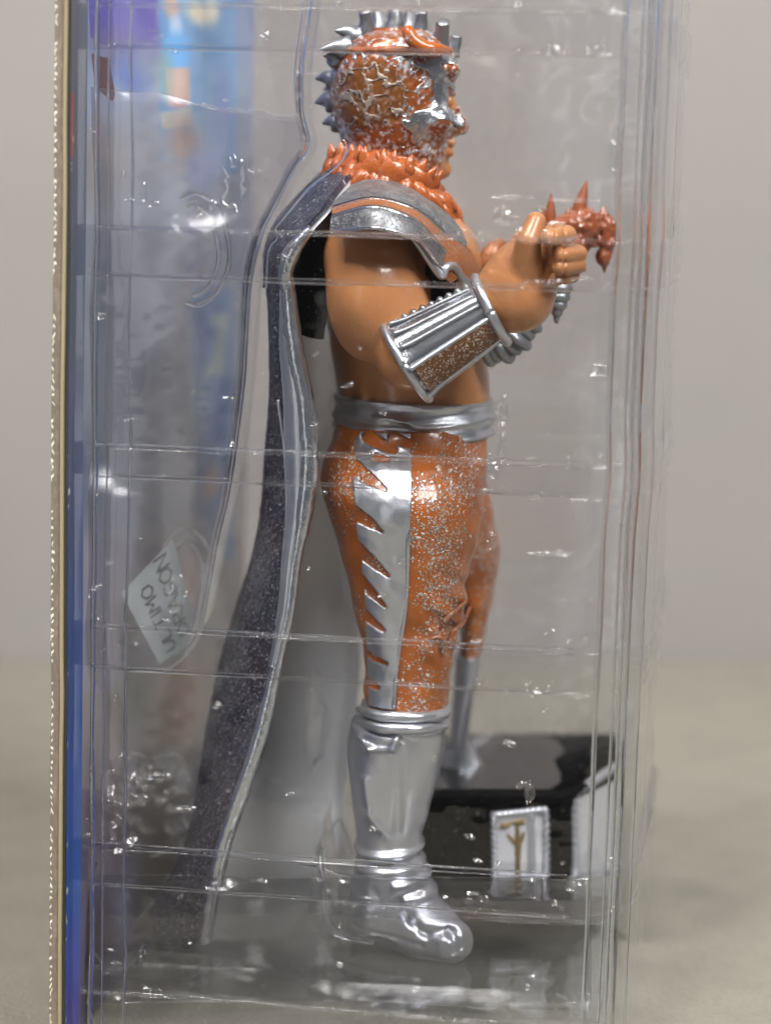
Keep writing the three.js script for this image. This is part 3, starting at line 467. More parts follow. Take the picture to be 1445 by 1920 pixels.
(() => {
  const mf = (x, y, z) => smax(smax(headField(x, y, z) - 0.35 - 0.12 * noise(x / 1.1, y / 1.1, z / 1.1) - 0.1 * noise(x / 2.6, y / 2.6, z / 2.6), -maskCut(x, y), 0.2), neckCut - y - 0.12 * (x - P(720, 285)[0]), 0.3);
  const col = (x, y, z) => {
    const g = noise(x / 0.5, y / 0.5, z / 0.5), b = fbm(x / 3, y / 3, z / 3), fr = sstep(P(740, 100)[0], P(840, 100)[0], x);
    const back = 1 - sstep(P(625, 100)[0], P(680, 100)[0], x), top = sstep(P(700, 120)[1], P(700, 85)[1], y);
    const k = clamp(sstep(0.05 - 0.45 * back - 0.12 * top - 0.25 * fr, 0.5, g * 0.75 + b * 0.7) , 0, 1), pa = inPatch(x, y);
    const o = [mix(0.24, 0.16, pa), mix(0.066, 0.056, pa), mix(0.016, 0.012, pa)], s = 0.34 + 0.3 * hash(Math.floor(x * 3), Math.floor(y * 3), Math.floor(z * 3));
    const kk = k * (1 - 0.8 * pa); return [mix(o[0], s, kk), mix(o[1], s, kk), mix(o[2], s * 1.04, kk)];
  };
  const mask = part('mask', sdfMesh(mf, headBox[0].map((v) => v - 0.8), headBox[1].map((v) => v + 0.8), 0.27, { color: col }), M.mask, figure, 'orange wrestling mask brushed with silver');
  // silver raised work on the side of the mask
  const tr = (x, y, z) => smax(headField(x, y, z) - 0.62 - 0.08 * noise(x, y, z), Math.max(trimField(x, y), -(headField(x, y, z) - 0.1), ZH - z), 0.25);
  part('silver_trim', sdfMesh(tr, [headBox[0][0], headBox[0][1], ZH], headBox[1].map((v) => v + 1), 0.25), M.brightSilver, mask);
  const wf = (x, y, z) => { const p = inPatch(x, y); if (p < 0.05) return 1; return smax(headField(x, y, z) - 0.55, Math.max((worm(x, y, z) - 0.15 * p) * 1.5, -(headField(x, y, z) - 0.2), ZH - z), 0.2); };
  part('scroll_relief', sdfMesh(wf, [headBox[0][0], P(700, 260)[1], ZH], [P(800, 100)[0], P(700, 85)[1], headBox[1][2] + 1], 0.22), M.wormMetal = std('worn silver over orange', [0.27, 0.22, 0.185], 0.36, 0.35), mask);
  const wf2 = (x, y, z) => { const p = inPatch(x, y); if (p > 0.75) return 1; const h = headField(x, y, z); return smax(h - 0.5, Math.max((worm(x * 0.9 + 3, y * 0.9, z) - 0.095 * (1 - p)) * 1.4, -(h - 0.2), ZH - 2 - z, neckCut - y, -(maskCut(x, y) - 0.4)), 0.2); };
  part('scroll_relief', sdfMesh(wf2, headBox[0], [headBox[1][0], headBox[1][1], headBox[1][2] + 1], 0.24), M.silver, mask, 'silver scroll relief over the mask');
  // spikes round the crown and down the back
  const sp = [[636, 228, 604, 232, 1.9, ZH], [628, 188, 590, 193, 2.2, ZH], [630, 148, 591, 148, 2.1, ZH], [634, 112, 606, 104, 1.8, ZH + 4], [654, 88, 600, 93, 2.0, ZH + 5], [672, 70, 628, 58, 2.0, ZH + 3], [688, 70, 682, 20, 1.5, ZH + 3], [738, 66, 740, 18, 1.9, ZH], [786, 68, 790, 20, 1.5, ZH + 2], [712, 66, 708, 24, 1.6, ZH - 5], [824, 82, 830, 40, 1.7, ZH + 4], [846, 104, 855, 66, 1.5, ZH + 1], [765, 68, 768, 26, 1.5, ZH - 6], [640, 170, 606, 168, 1.7, ZH - 7]];
  for (const [a, b, c, d, r, z] of sp) {
    const p = P(a, b, z), q = P(c, d, z + (z - ZH) * 0.5), m = [mix(p[0], q[0], 0.55) + 0.2, mix(p[1], q[1], 0.55) + 0.3, mix(p[2], q[2], 0.55)];
    const cut = b - d > 30, R2 = cut ? [1.15, 0.95, 0.8, 0.7] : [1, 0.98, 0.62, 0]; part('mask_spike', tube([[...p, r * R2[0]], [mix(p[0], q[0], 0.25), mix(p[1], q[1], 0.25), mix(p[2], q[2], 0.25), r * R2[1]], [...m, r * R2[2]], [...q, Math.max(0.18, r * R2[3])]], 10, 12, { wob: (t, an) => 0.09 * noise(t * 5, an * 1.3, c) }), M.darkSilver, mask);
  }
  part('mask_horn', tube([[...P(763, 52, 7), 0.9], [...P(766, 62, 7.4), 1.25], [...P(774, 76, 7.6), 1.3], [...P(796, 90, 7.5), 1.35], [...P(818, 93, 6.5), 1.3], [...P(846, 95, 3), 0.5]], 26, 12), M.orange, mask, 'curled orange horn over the brow');
  part('mask_rim', tube([[...P(630, 92, -2), 0.3], [...P(660, 94, 2.2), 0.6], [...P(720, 94, 5.4), 0.65], [...P(790, 95, 5.2), 0.6], [...P(838, 97, 1), 0.3]], 40, 10, { wob: (t, a) => 0.4 * noise(t * 26, a) }), M.orange, mask);
})();
// --- orange mane round the neck: ragged tufts
(() => {
  const core = [P(716, 318, -4), 0]; const g = tube([[...P(640, 310, 2), 2.6], [...P(690, 318, 9), 3.2], [...P(760, 330, 10), 3.4], [...P(805, 360, 7), 2.5], [...P(830, 388, 3), 1.3]], 40, 14, { wob: (t, a) => 0.22 * noise(t * 14, a * 1.6) });
  const mane = part('mane', g, M.mask2 = (() => { const m = std('orange fringe plastic', [0.32, 0.08, 0.019], 0.27, 0, { specularIntensity: 0.6, clearcoat: 0.5, clearcoatRoughness: 0.08, bumpMap: grain, bumpScale: 0.00008 }); return m; })(), figure, 'ragged orange mane round the neck');
  const tuft = (p, q, r, k) => part('tuft', tube([[...p, r * 0.8], [mix(p[0], q[0], 0.35) + rr(-0.3, 0.3), mix(p[1], q[1], 0.35), mix(p[2], q[2], 0.35) + 0.6, r], [mix(p[0], q[0], 0.72), mix(p[1], q[1], 0.72), mix(p[2], q[2], 0.72) + 0.4, r * 0.62], [...q, 0.12]], 9, 8, { wob: (t, a) => 0.2 * noise(t * 4, a * 2, k) }), M.mask2, mane);
  const line = px([[628, 300, 0], [655, 306, 6], [690, 312, 10], [730, 318, 11.5], [768, 330, 11], [800, 352, 9], [828, 382, 6], [846, 402, 2]]);
  for (let k = 0; k < 44; k++) { const t = (k + rr(-0.4, 0.4)) / 43, p = crom(line, clamp(t, 0, 1)), len = mix(3.6, 6.6, rnd()) * (0.7 + 0.5 * Math.sin(t * 3.1)), an = mix(-2.5, -1.05, t) + rr(-0.35, 0.35); tuft([p[0] + rr(-0.6, 0.6), p[1] + rr(-0.4, 1.2), p[2] - 1], [p[0] + Math.cos(an) * len, p[1] + Math.sin(an) * len, p[2] + rr(0.6, 2.6)], rr(1.0, 1.7), k); }
  for (let k = 0; k < 15; k++) { const t = rnd() * 0.8, p = crom(line, t), an = mix(1.0, 2.2, rnd()); tuft([p[0], p[1] - 0.6, p[2] - 0.6], [p[0] + Math.cos(an) * 2.6 + (t > 0.4 ? 1.5 : 0), p[1] + Math.sin(an) * 3.6, p[2] + 0.8], rr(0.9, 1.5), k + 40); }
  for (const [a, b, c, d, z] of [[812, 372, 862, 428, 6], [822, 372, 852, 432, 8], [804, 380, 838, 424, 9], [830, 384, 866, 412, 4], [790, 352, 836, 398, 10], [806, 356, 850, 400, 8], [776, 346, 812, 392, 11.5], [820, 360, 858, 396, 5], [836, 392, 866, 440, 3]]) tuft(P(a, b, z), P(c, d, z + 1), 1.35, a);
})();
// --- shoulder piece and chest panel
(() => {
  const C = [
    [[634, 350, 6], [700, 338, 11], [770, 358, 12], [838, 408, 11], [872, 452, 9]],
    [[628, 376, 17], [700, 361, 22], [775, 378, 22], [834, 424, 18], [868, 466, 13]],
    [[625, 394, 23], [700, 377, 27], [775, 397, 26.5], [828, 440, 21], [862, 482, 15]],
    [[624, 410, 28], [700, 393, 32.5], [772, 416, 31.5], [815, 456, 26], [848, 494, 19.5]],
    [[622, 436, 29], [700, 428, 34.5], [766, 443, 33.5], [794, 462, 29.5], [834, 516, 23]],
  ].map(px);
  const sub = (v0, v1, n = 5) => { const r = []; for (let k = 0; k < n; k++) { const row = []; for (let i = 0; i < 5; i++) row.push(crom(C.map((c) => c[i]), mix(v0, v1, k / (n - 1)))); r.push(row); } return r; };
  const pad = part('shoulder_guard', sheet(sub(0, 0.46), 60, 20, { th: 1.2, s: 20, bump: (g) => 0.12 * noise(g[0] / 1.4, g[1] / 1.4, g[2] / 1.4) }), M.guard, figure, 'silver shoulder guard with an orange glitter stripe');
  part('glitter_stripe', sheet(sub(0.47, 0.71), 60, 10, { th: 1.3, off: 0.15, s: 20, bump: (g) => 0.15 * noise(g[0] / 0.7, g[1] / 0.7, g[2] / 0.7) }), M.orangeGlitter, pad);
  part('guard_rim', sheet(sub(0.72, 1), 60, 12, { th: 1.1, s: 20 }), M.guard, pad);
  for (const v of [0.465, 0.715, 0.99]) part('piping', tube(C[0].map((_, i) => [...crom(C.map((c) => c[i]), v), 0.42]).map((p) => { p[2] += 0.75; return p; }), 50, 8), M.brightSilver, pad);
  const chest = [[[782, 436, 25], [815, 440, 23.5], [848, 452, 19], [876, 470, 12]], [[802, 472, 25], [828, 476, 23.5], [862, 486, 18.5], [889, 500, 10]], [[828, 515, 23.5], [848, 508, 22], [872, 516, 17], [896, 526, 9]], [[840, 528, 22], [858, 520, 20.5], [878, 530, 15.5], [899, 542, 8]]].map(px);
  const ch = part('chest_panel', sheet(chest, 30, 24, { th: 1.2, s: 20, bump: (g) => 0.22 * noise(g[0] / 0.8, g[1] / 0.8, g[2] / 0.8) }), M.orangeGlitter, figure, 'orange glitter chest panel edged in silver');
  part('panel_edge', tube(px([[772, 444, 27], [790, 466, 26.5], [808, 492, 26], [828, 518, 25], [836, 502, 24.5], [850, 500, 23], [864, 520, 20], [882, 532, 15], [900, 528, 9]]).map((p, i) => [...p, [0.5, 0.75, 0.8, 0.7, 0.75, 0.75, 0.8, 0.7, 0.5][i]]), 60, 10), M.silver, ch);
  part('panel_clasp', tube(px([[868, 478, 11], [884, 500, 8], [898, 520, 6], [892, 540, 7]]).map((p, i) => [...p, [0.5, 0.9, 1.0, 0.5][i]]), 20, 10), M.brightSilver, ch);
  // dark armhole lining beside the chest
  part('armhole_strap', tube(px([[798, 500, 17], [816, 508, 19], [830, 520, 18], [826, 548, 16], [800, 560, 13], [784, 548, 12]]).map((p, i) => [...p, [1.2, 2.0, 2.3, 2.1, 1.6, 1][i]]), 24, 10), M.black, figure, 'black strap at the front of the armhole');
})();
part('armpit_shade_cloth', sheet([[[538, 470, 14], [590, 436, 20], [640, 440, 21]], [[536, 520, 15], [590, 515, 19], [626, 525, 20]], [[542, 575, 15], [585, 580, 16], [614, 590, 15]], [[556, 625, 13], [584, 632, 12], [606, 636, 13]]].map(px), 30, 30, { th: 0.6, s: 40, bump: (g) => 0.35 * noise(g[0] / 2, g[1] / 3, g[2]) }), M.black, figure, 'black vest cloth behind the arm, put in to deepen the armpit shade');  // black sheet added to darken the shaded gap by the armpit
// --- belt
const hip = rowLimb([[735, 636, 915, -5, 18.5], [762, 634, 918, -5, 19], [790, 632, 918, -5, 19.3], [826, 628, 914, -5, 19.5]], 2.3);
(() => {
  const y0 = P(770, 757, 14)[1], y1 = P(770, 828, 14)[1];
  const f = (x, y, z) => { const yy = y + 0.045 * (x - 5) , t = (y0 - yy) / (y0 - y1); const fold = 1.5 * (0.6 - Math.abs(Math.sin(t * 6.6 + 0.9 * noise(x / 8, 1, z / 8)))) + 0.9 * noise(x / 5.5, y / 0.9, z / 5.5); return smax(hip(x, clamp(y, hip.bottom + 0.01, hip.top - 0.01), z) - 0.75 - fold * 0.45, Math.max(yy - y0, y1 - yy), 0.9); };
  const [lo, hi] = hip.box(3); part('belt', sdfMesh(f, lo, hi, 0.36), M.beltSilver = M.silver, figure, 'wide silver sash with soft folds');
})();
// --- trousers
const legN = rowLimb([[790, 628, 914, -3, 19], [825, 622, 914, -1, 19.4], [860, 606, 914, 4, 18.6], [905, 600, 911, 8, 17.5], [945, 610, 906, 10, 16.4], [1005, 630, 897, 11, 14.4], [1050, 642, 885, 11.5, 13], [1090, 653, 874, 12, 12], [1130, 662, 873, 12, 11.2], [1172, 671, 864, 12, 10.6], [1217, 681, 852, 12, 10], [1260, 683, 847, 12, 9.6], [1300, 682, 843, 12, 9.4], [1332, 688, 840, 12, 9.4]], 2.1);
const legF = rowLimb([[800, 650, 905, -22, 13], [880, 672, 908, -25, 13.5], [960, 738, 922, -27, 12], [1030, 802, 936, -29, 10], [1085, 838, 930, -30, 8.6], [1140, 856, 919, -30, 7.8], [1200, 860, 905, -30, 7.0], [1245, 858, 898, -30, 6.8]], 2.1);
(() => {
  const knee = P(842, 1165, 18), df = (x, y, z) => 0.22 * noise(x / 3, y / 3, z / 3) + 0.35 * Math.exp(-(((y - knee[1]) / 9) ** 2)) * Math.sin((x * 0.8 + y) * 1.3) * sstep(0, 8, x - P(770, 1150)[0]);
  const fn = (x, y, z) => legN(x, y, z) - df(x, y, z);
  let [lo, hi] = legN.box(2.5);
  const uv = legN.uv(64), near = part('trouser_leg', sdfMesh(fn, lo, hi, 0.42, { uv }), M.glitter, figure, 'near trouser leg, orange with silver glitter');
  // raised seam patches at the knee
  for (const pts of [[[872, 1128, 18], [858, 1142, 20], [846, 1152, 22], [832, 1168, 22.6]], [[880, 1140, 15], [868, 1168, 18], [852, 1182, 20.5], [842, 1212, 21]], [[800, 1205, 22], [818, 1196, 22], [834, 1204, 21.4], [830, 1226, 21]]]) part('raised_seam', tube(px(pts).map((p) => [p[0], p[1], p[2] - 0.5, 0.4]), 16, 8, { wob: (t, a) => 0.3 * noise(t * 7, a) }), M.glitter, near);
  // silver flame panel on the outside: a raised sheet with tooth-shaped cuts
  const Lp = [[828, 656], [858, 664], [905, 660], [945, 664], [1000, 668], [1060, 677], [1120, 682], [1180, 685], [1240, 687], [1300, 690], [1336, 690]].map(([y, x]) => F2(x, y, 25));
  const Rp = [[828, 770], [900, 772], [1000, 768], [1100, 766], [1160, 761], [1220, 752], [1290, 744], [1336, 741]].map(([y, x]) => F2(x, y, 25));
  const xat = (T, y) => { for (let i = 0; i < T.length - 1; i++) if (y <= T[i][1] && y >= T[i + 1][1]) return mix(T[i][0], T[i + 1][0], (T[i][1] - y) / (T[i][1] - T[i + 1][1])); return y > T[0][1] ? T[0][0] : T[T.length - 1][0]; };
  const cuts = [[690, 832, 738, 852, 1.3, 0.8], [738, 830, 770, 842, 1.2, 0.8], [705, 866, 727, 868, 0.7, 0.4], [640, 872, 690, 900, 1.7, 1.1], [690, 900, 722, 918, 1.1, 0.35], [644, 952, 690, 978, 1.6, 1.1], [690, 978, 716, 995, 1.1, 0.3], [655, 1020, 700, 1058, 1.5, 1.0], [700, 1058, 729, 1082, 1.0, 0.3], [660, 1080, 698, 1118, 1.4, 0.9], [698, 1118, 722, 1141, 0.9, 0.3], [664, 1146, 696, 1172, 1.2, 0.9], [696, 1172, 719, 1188, 0.9, 0.4], [668, 1236, 700, 1246, 0.9, 0.7], [700, 1246, 724, 1252, 0.7, 0.35], [664, 1290, 706, 1300, 1.0, 0.7]].map(([a, b, c, d, r0, r1]) => [F2(a, b, 25), F2(c, d, 25), r0 * 0.92, r1 * 0.92]);
  const pat = (x, y) => { let d = Math.max(xat(Lp, y) - x, x - xat(Rp, y)); for (const c of cuts) d = Math.max(d, -cap2(x, y, c[0], c[1], c[2], c[3])); return d + 0.06 * noise(x * 1.4, y * 1.4); };
  const [l2, h2] = [[P(640, 900, 25)[0], P(700, 1340, 25)[1], 12], [P(790, 900, 25)[0], P(700, 826, 25)[1], hi[2] + 1]];
  part('flame_panel', sdfMesh((x, y, z) => smax(fn(x, y, z) - 0.5 - 0.07 * noise(x / 1.6, y / 1.6, z), Math.max(pat(x, y), -(fn(x, y, z) + 0.3), 12.5 - z), 0.22), l2, h2, 0.3), M.silver, near, 'silver flame pattern down the outside of the leg');
  part('panel_seam', tube(Rp.map(([x, y]) => { let z = 30; while (z > 8 && fn(x - 0.3, y, z) > 0) z -= 0.1; return [x - 0.3, y, z + 0.35, 0.42]; }).slice(1), 60, 8), M.brightSilver, near);
  [lo, hi] = legF.box(2); part('trouser_leg', sdfMesh((x, y, z) => legF(x, y, z) - 0.25 * noise(x / 3, y / 3, z / 3), lo, hi, 0.5, { uv: legF.uv(64) }), M.glitter, figure, 'far trouser leg stepping up on the black block');
})();
// --- boots
function boot(rows, foot, creases, label, cell) {
  const sh = rowLimb(rows, 2.15), soleY = Math.min(...foot.map((q) => Math.min(q[0][1] - q[2], q[1][1] - q[3]))) + 0.9;
  const f = (x, y, z) => {
    let d = sh(x, y, z); for (const [a, b, ra, rb] of foot) d = smin(d, cap(x, y, z, a, b, ra, rb), 2.6);
    for (const [a, b, r, h] of creases) { const q = cap2(x, y, a, b, 0, 0); d -= 1.5 * h * Math.exp(-(q * q) / (r * r)); }
    return d + 0.3 * Math.exp(-(((y - soleY - 0.9) / 0.3) ** 2)) - 0.1 * noise(x / 3.6, y / 4.6, z / 3.6);
  };
  const pts = foot.flatMap((q) => [q[0], q[1]]), [a, b] = sh.box(2.5), [c, d] = boxOf(pts, 6.5);
  const lo = a.map((v, i) => Math.min(v, c[i])), hi = b.map((v, i) => Math.max(v, d[i]));
  const sole = Math.min(...foot.map((q) => Math.min(q[0][1] - q[2], q[1][1] - q[3]))) + 0.9;
  return part('boot', sdfMesh((x, y, z) => smax(f(x, y, z), sole - y, 0.8), lo, hi, cell), M.silver, figure, label);
}
(() => {
  const c = (a, b, d, e, r, h) => [F2(a, b, 20), F2(d, e, 20), r, h];
  const toe = FOOT, ft = (x, y, z, r) => { const p = P(x, y, z); return [p[0], toe + r + (p[1] - P(x, y, z)[1]), z]; };
  const heel = [P(703, 1700, 10)[0], toe + 5.6, 9], ball = [P(800, 1750, 17)[0], toe + 5.0, 16], tip = [P(843, 1765, 20)[0], toe + 4.2, 20], ank = P(735, 1655, 11);
  const nb = boot([[1312, 684, 842, 12, 10.2], [1335, 672, 839, 12, 10.8], [1362, 657, 834, 12, 11], [1405, 650, 830, 12, 11], [1455, 654, 819, 12, 10.4], [1505, 661, 803, 12, 9.4], [1555, 667, 791, 11.5, 8.6], [1600, 668, 789, 11.5, 8.4], [1640, 664, 797, 11.5, 8.6], [1690, 658, 800, 11, 8.4], [1735, 662, 790, 11, 7.6]],
    [[heel, ball, 5.9, 5.2], [ball, tip, 5.2, 4.3], [ank, ball, 6.4, 4.6]],
    [c(680, 1338, 842, 1345, 0.8, 0.55), c(676, 1330, 846, 1330, 0.7, -0.35), c(668, 1356, 838, 1362, 0.7, -0.5), c(745, 1365, 838, 1370, 0.9, 0.5), c(664, 1372, 750, 1382, 0.9, 0.45), c(672, 1385, 690, 1398, 0.8, 0.5), c(690, 1398, 735, 1396, 0.8, 0.5), c(735, 1396, 745, 1376, 0.7, 0.4), c(750, 1372, 745, 1560, 0.9, -0.3), c(800, 1400, 786, 1540, 3, 0.3), c(668, 1610, 800, 1602, 0.8, 0.55), c(668, 1622, 800, 1618, 0.6, -0.4), c(670, 1640, 810, 1632, 0.8, 0.4), c(740, 1662, 815, 1655, 0.8, 0.5), c(760, 1690, 826, 1680, 0.8, 0.45), c(745, 1690, 770, 1728, 0.7, -0.5), c(770, 1728, 800, 1748, 0.7, -0.45), c(700, 1672, 716, 1700, 0.7, -0.35), c(790, 1745, 850, 1738, 0.8, -0.4), c(840, 1738, 862, 1765, 0.7, -0.4), c(662, 1752, 790, 1766, 0.5, -0.3), c(680, 1460, 690, 1520, 1.2, 0.35), c(690, 1530, 720, 1560, 1.0, 0.4)], 'near silver boot with a gathered cuff, its toe to the right', 0.38);
  for (const pts of [[[672, 1330, 14], [700, 1340, 21.5], [750, 1346, 23.5], [800, 1345, 22], [838, 1342, 16]], [[668, 1352, 14], [700, 1362, 22], [752, 1368, 24], [800, 1366, 22.4], [836, 1362, 16]]]) part('boot_cuff', tube(px(pts).map((p, i) => [...p, [0.6, 0.9, 1.0, 1.0, 0.6][i]]), 40, 10, { wob: (t, a) => 0.2 * noise(t * 9, a) }), M.silver, nb);
  const fs = P(880, 1484, -28)[1];
  boot([[1222, 852, 902, -30, 7.6], [1262, 851, 897, -30, 8], [1282, 850, 893, -30, 8], [1330, 846, 884, -30, 7], [1380, 842, 876, -30, 6.6], [1430, 840, 878, -30, 6.4], [1466, 836, 880, -30, 6]],
    [[[P(846, 1460, -30)[0], fs + 3.6, -30], [P(876, 1470, -28)[0], fs + 3.2, -28], 4.2, 3.3], [P(858, 1430, -30), [P(880, 1470, -28)[0], fs + 2.8, -28], 4.2, 2.6]],
    [c(850, 1245, 900, 1240, 0.8, 0.6), c(850, 1262, 900, 1256, 0.7, -0.5), c(850, 1278, 900, 1274, 0.8, 0.5), c(850, 1292, 900, 1290, 0.7, -0.4)], 'far silver boot standing on the black block', 0.45);
})();
// --- near gauntlet: faceted sleeve, glitter band, rims and teeth
(() => {
  const e = V(P(762, 678, 27)), w = V(P(916, 584, 28)), ax = w.clone().sub(e), L = ax.length(); ax.normalize();
  const up = new THREE.Vector3(0, 1, 0).sub(ax.clone().multiplyScalar(ax.y)).normalize(), out = ax.clone().cross(up).normalize(); if (out.z < 0) out.negate();
  // angle 0 faces the viewer, +90 up
  const at = (t, a, r) => { const c = Math.cos(a), s = Math.sin(a); return e.clone().add(ax.clone().multiplyScalar(t * L)).add(out.clone().multiplyScalar(c * r)).add(up.clone().multiplyScalar(s * r)).toArray(); };
  const rad = (t) => mix(7.3, 5.3, t) + 0.5 * Math.exp(-((t / 0.08) ** 2));
  const facet = (a) => { const n = 11, k = (a / (2 * Math.PI / n) % 1 + 1) % 1 - 0.5; return Math.cos(Math.PI / n) / Math.cos(k * 2 * Math.PI / n); };
  const ringSheet = (t0, t1, a0, a1, dr, nu, nv, th, fac = true, bump) => { const rows = []; for (let j = 0; j <= nv; j++) { const t = mix(t0, t1, j / nv), r = []; for (let i = 0; i <= nu; i++) { const a = mix(a0, a1, i / nu); r.push(at(t, a, (rad(t) + dr) * (fac ? facet(a) : 1))); } rows.push(r); } return sheet(rows, nu * 2, nv * 2, { th, s: 20, bump }); };
  const g = part('gauntlet', ringSheet(0, 1, -Math.PI, Math.PI, 0, 44, 12, 0.8), M.brightSilver, figure, 'silver forearm gauntlet with a brown glitter band');
  part('glitter_band', ringSheet(0.07, 0.97, -0.95, -0.18, 0.45, 12, 12, 0.7, false, (p) => 0.14 * noise(p[0] / 0.5, p[1] / 0.5, p[2] / 0.5)), M.bandGlitter, g);
  for (const a of [-0.98, -0.15]) part('band_edge', tube(Array.from({ length: 6 }, (_, k) => [...at(0.03 + k / 5 * 0.95, a, rad(k / 5) + 0.55), 0.4]), 20, 8), M.silver, g);
  for (const a of [0.35, 0.75, 1.1]) part('sleeve_ridge', tube(Array.from({ length: 6 }, (_, k) => [...at(0.06 + k / 5 * 0.9, a, (rad(k / 5)) * facet(a) + 0.35), 0.5]), 20, 8), M.darkSilver, g);
  const hoop = (t, r, tr, name, m, tl = 0) => part(name, tube(Array.from({ length: 25 }, (_, k) => { const a = k / 24 * 2 * Math.PI; return [...at(t + tl * Math.sin(a), a, r), tr]; }), 60, 10), m, g);
  hoop(0.0, 7.6, 0.75, 'elbow_rim', M.silver); hoop(1.03, 6.2, 0.85, 'wrist_rim', M.silver, 0.03); hoop(1.0, 5.6, 0.7, 'wrist_rim', M.darkSilver, 0.03);
  for (let k = 0; k < 9; k++) { const t = 0.12 + k * 0.1, a = 1.32, p = at(t, a, rad(t) - 0.2), q = at(t + 0.03, a, rad(t) + 0.75); part('sleeve_tooth', tube([[...p, 1.0], [...q, 0.45]], 3, 7), M.darkSilver, g); }
  // far gauntlet, mostly hidden behind the near arm
  const a = P(830, 640, -30), b = P(972, 552, -23), fg = part('gauntlet', tube([[...a, 7.4], [...b, 5.9]], 14, 24), M.orange, figure, 'far gauntlet, orange, behind the near hand');
  part('gauntlet_fin', tube(px([[900, 520, -8], [920, 482, -6], [938, 456, -8], [944, 450, -9]]).map((p, i) => [...p, [1.6, 2.0, 1.1, 0.3][i]]), 14, 10, { wob: (t, an) => 0.2 * noise(t * 8, an * 2) }), M.orangeGlitter, fg);
})();
// --- far hand
(() => {
  const k = px([[985, 540, -22], [1020, 500, -16], [1050, 468, -12]]), hf = (x, y, z) => { let d = cap(x, y, z, k[0], k[1], 4.6, 5.4); d = smin(d, cap(x, y, z, k[1], k[2], 5.2, 4.2), 2); for (let i = 0; i < 4; i++) { const f = px([[1030, 455 + i * 20, -14], [1064, 452 + i * 18, -10], [1070, 456 + i * 18, -6], [1046, 458 + i * 18, -3]]); d = smin(d, chain(x, y, z, f, 1.6, 1.4), 0.5); } d = smin(d, chain(x, y, z, px([[1020, 470, -8], [1040, 440, -4], [1052, 424, -3]]), 1.9, 1.5), 0.6); return d; };
  part('far_hand', sdfMesh(hf, ...boxOf(k.concat(px([[1075, 420, -3], [1060, 540, -12]])), 6.5), 0.35), M.skin, figure, 'far hand gripping the russet ornament');
})();
// --- cape
(() => {
  const R = [[332, 664, 10, 616, -4, 660, -24], [362, 640, 17, 578, -4, 652, -28], [395, 616, 22, 548, -3, 645, -32], [430, 584, 24, 522, -2, 632, -35], [470, 552, 24, 507, -1, 612, -37], [510, 539, 23, 506, 0, 600, -38], [560, 545, 22, 513, 2, 600, -38], [650, 554, 22, 516, 2, 618, -38], [750, 573, 22, 516, 2, 634, -38], [850, 580, 22, 508, 1, 632, -38], [950, 574, 22, 500, 0, 645, -40], [1050, 557, 22, 479, -1, 656, -42], [1150, 544, 22, 449, -3, 668, -42], [1250, 520, 22, 422, -4, 672, -42], [1350, 499, 22, 401, -4, 664, -42], [1450, 468, 22, 384, -3, 650, -42], [1550, 434, 21, 367, -2, 636, -40], [1620, 414, 20, 344, 0, 622, -38], [1690, 398, 18, 306, 0, 580, -36], [1765, 386, 16, 288, 1, 520, -30]];
  const rows = R.map(([y, nx, nz, lx, lz, fx, fz]) => { const n = P(nx, y, nz), l = P(lx, y, lz), f = P(fx, y, fz), k = (a, b, t, dx, dz) => [mix(a[0], b[0], t) + dx, mix(a[1], b[1], t), mix(a[2], b[2], t) + dz]; return [n, k(n, l, 0.45, -0.9, 1.6), l, k(l, f, 0.35, -2.6, -1.5), k(l, f, 0.7, -1.5, -1.2), f]; });
  const wav = (g) => 0.35 * noise(g[0] / 5, g[1] / 16, g[2] / 5) + 0.16 * noise(g[0] / 0.9, g[1] / 0.9, g[2] / 0.9);
  const cape = part('cape', sheet(rows, 90, 330, { th: 0.6, off: -0.05, s: 24, bump: null }), M.lining, figure, 'long cape, dark glitter cloth outside and grey silver inside');
  part('outer_cloth', sheet(rows.map((r) => r.map((p) => [...p])), 120, 420, { th: 0.7, off: 0.75, s: 24, bump: (g) => wav(g) }), M.cape, cape);
  // silver hem along the near edge
  const hr = (y) => y < 450 ? 0.8 : y < 620 ? 1.4 : y < 960 ? 1.7 : y < 1300 ? 1.1 : 1.4;
  part('hem', tube(R.slice(3).map(([y, nx, nz]) => [...P(nx - 3, y, nz + 0.4), hr(y)]), 260, 12, { s: 10, wob: (t, a) => 0.07 * noise(t * 40, a * 1.3) + 0.05 * noise(t * 190, a * 2) }), M.brightSilver, cape);
  part('hem_fold', sheet(R.slice(5, 14).map(([y, nx, nz]) => { const w = [0, 6, 16, 28, 34, 24, 15, 9, 3][Math.round((R.findIndex((r) => r[0] === y) - 5))]; return px([[nx - 12 - w, y, nz - 0.6], [nx - 10 - w * 0.5, y, nz + 1.0], [nx - 8, y, nz + 1.2]]); }), 12, 120, { th: 0.5, s: 10, bump: (g) => 0.12 * noise(g[0], g[1] / 2, g[2]) }), M.silver, cape);
  part('cord', tube(R.slice(8, 15).map(([y, nx, nz], i) => [...P(nx - [52, 46, 36, 24, 22, 16, 10][i], y, nz - 1.5), 0.32]), 60, 6), M.silver, cape);
})();

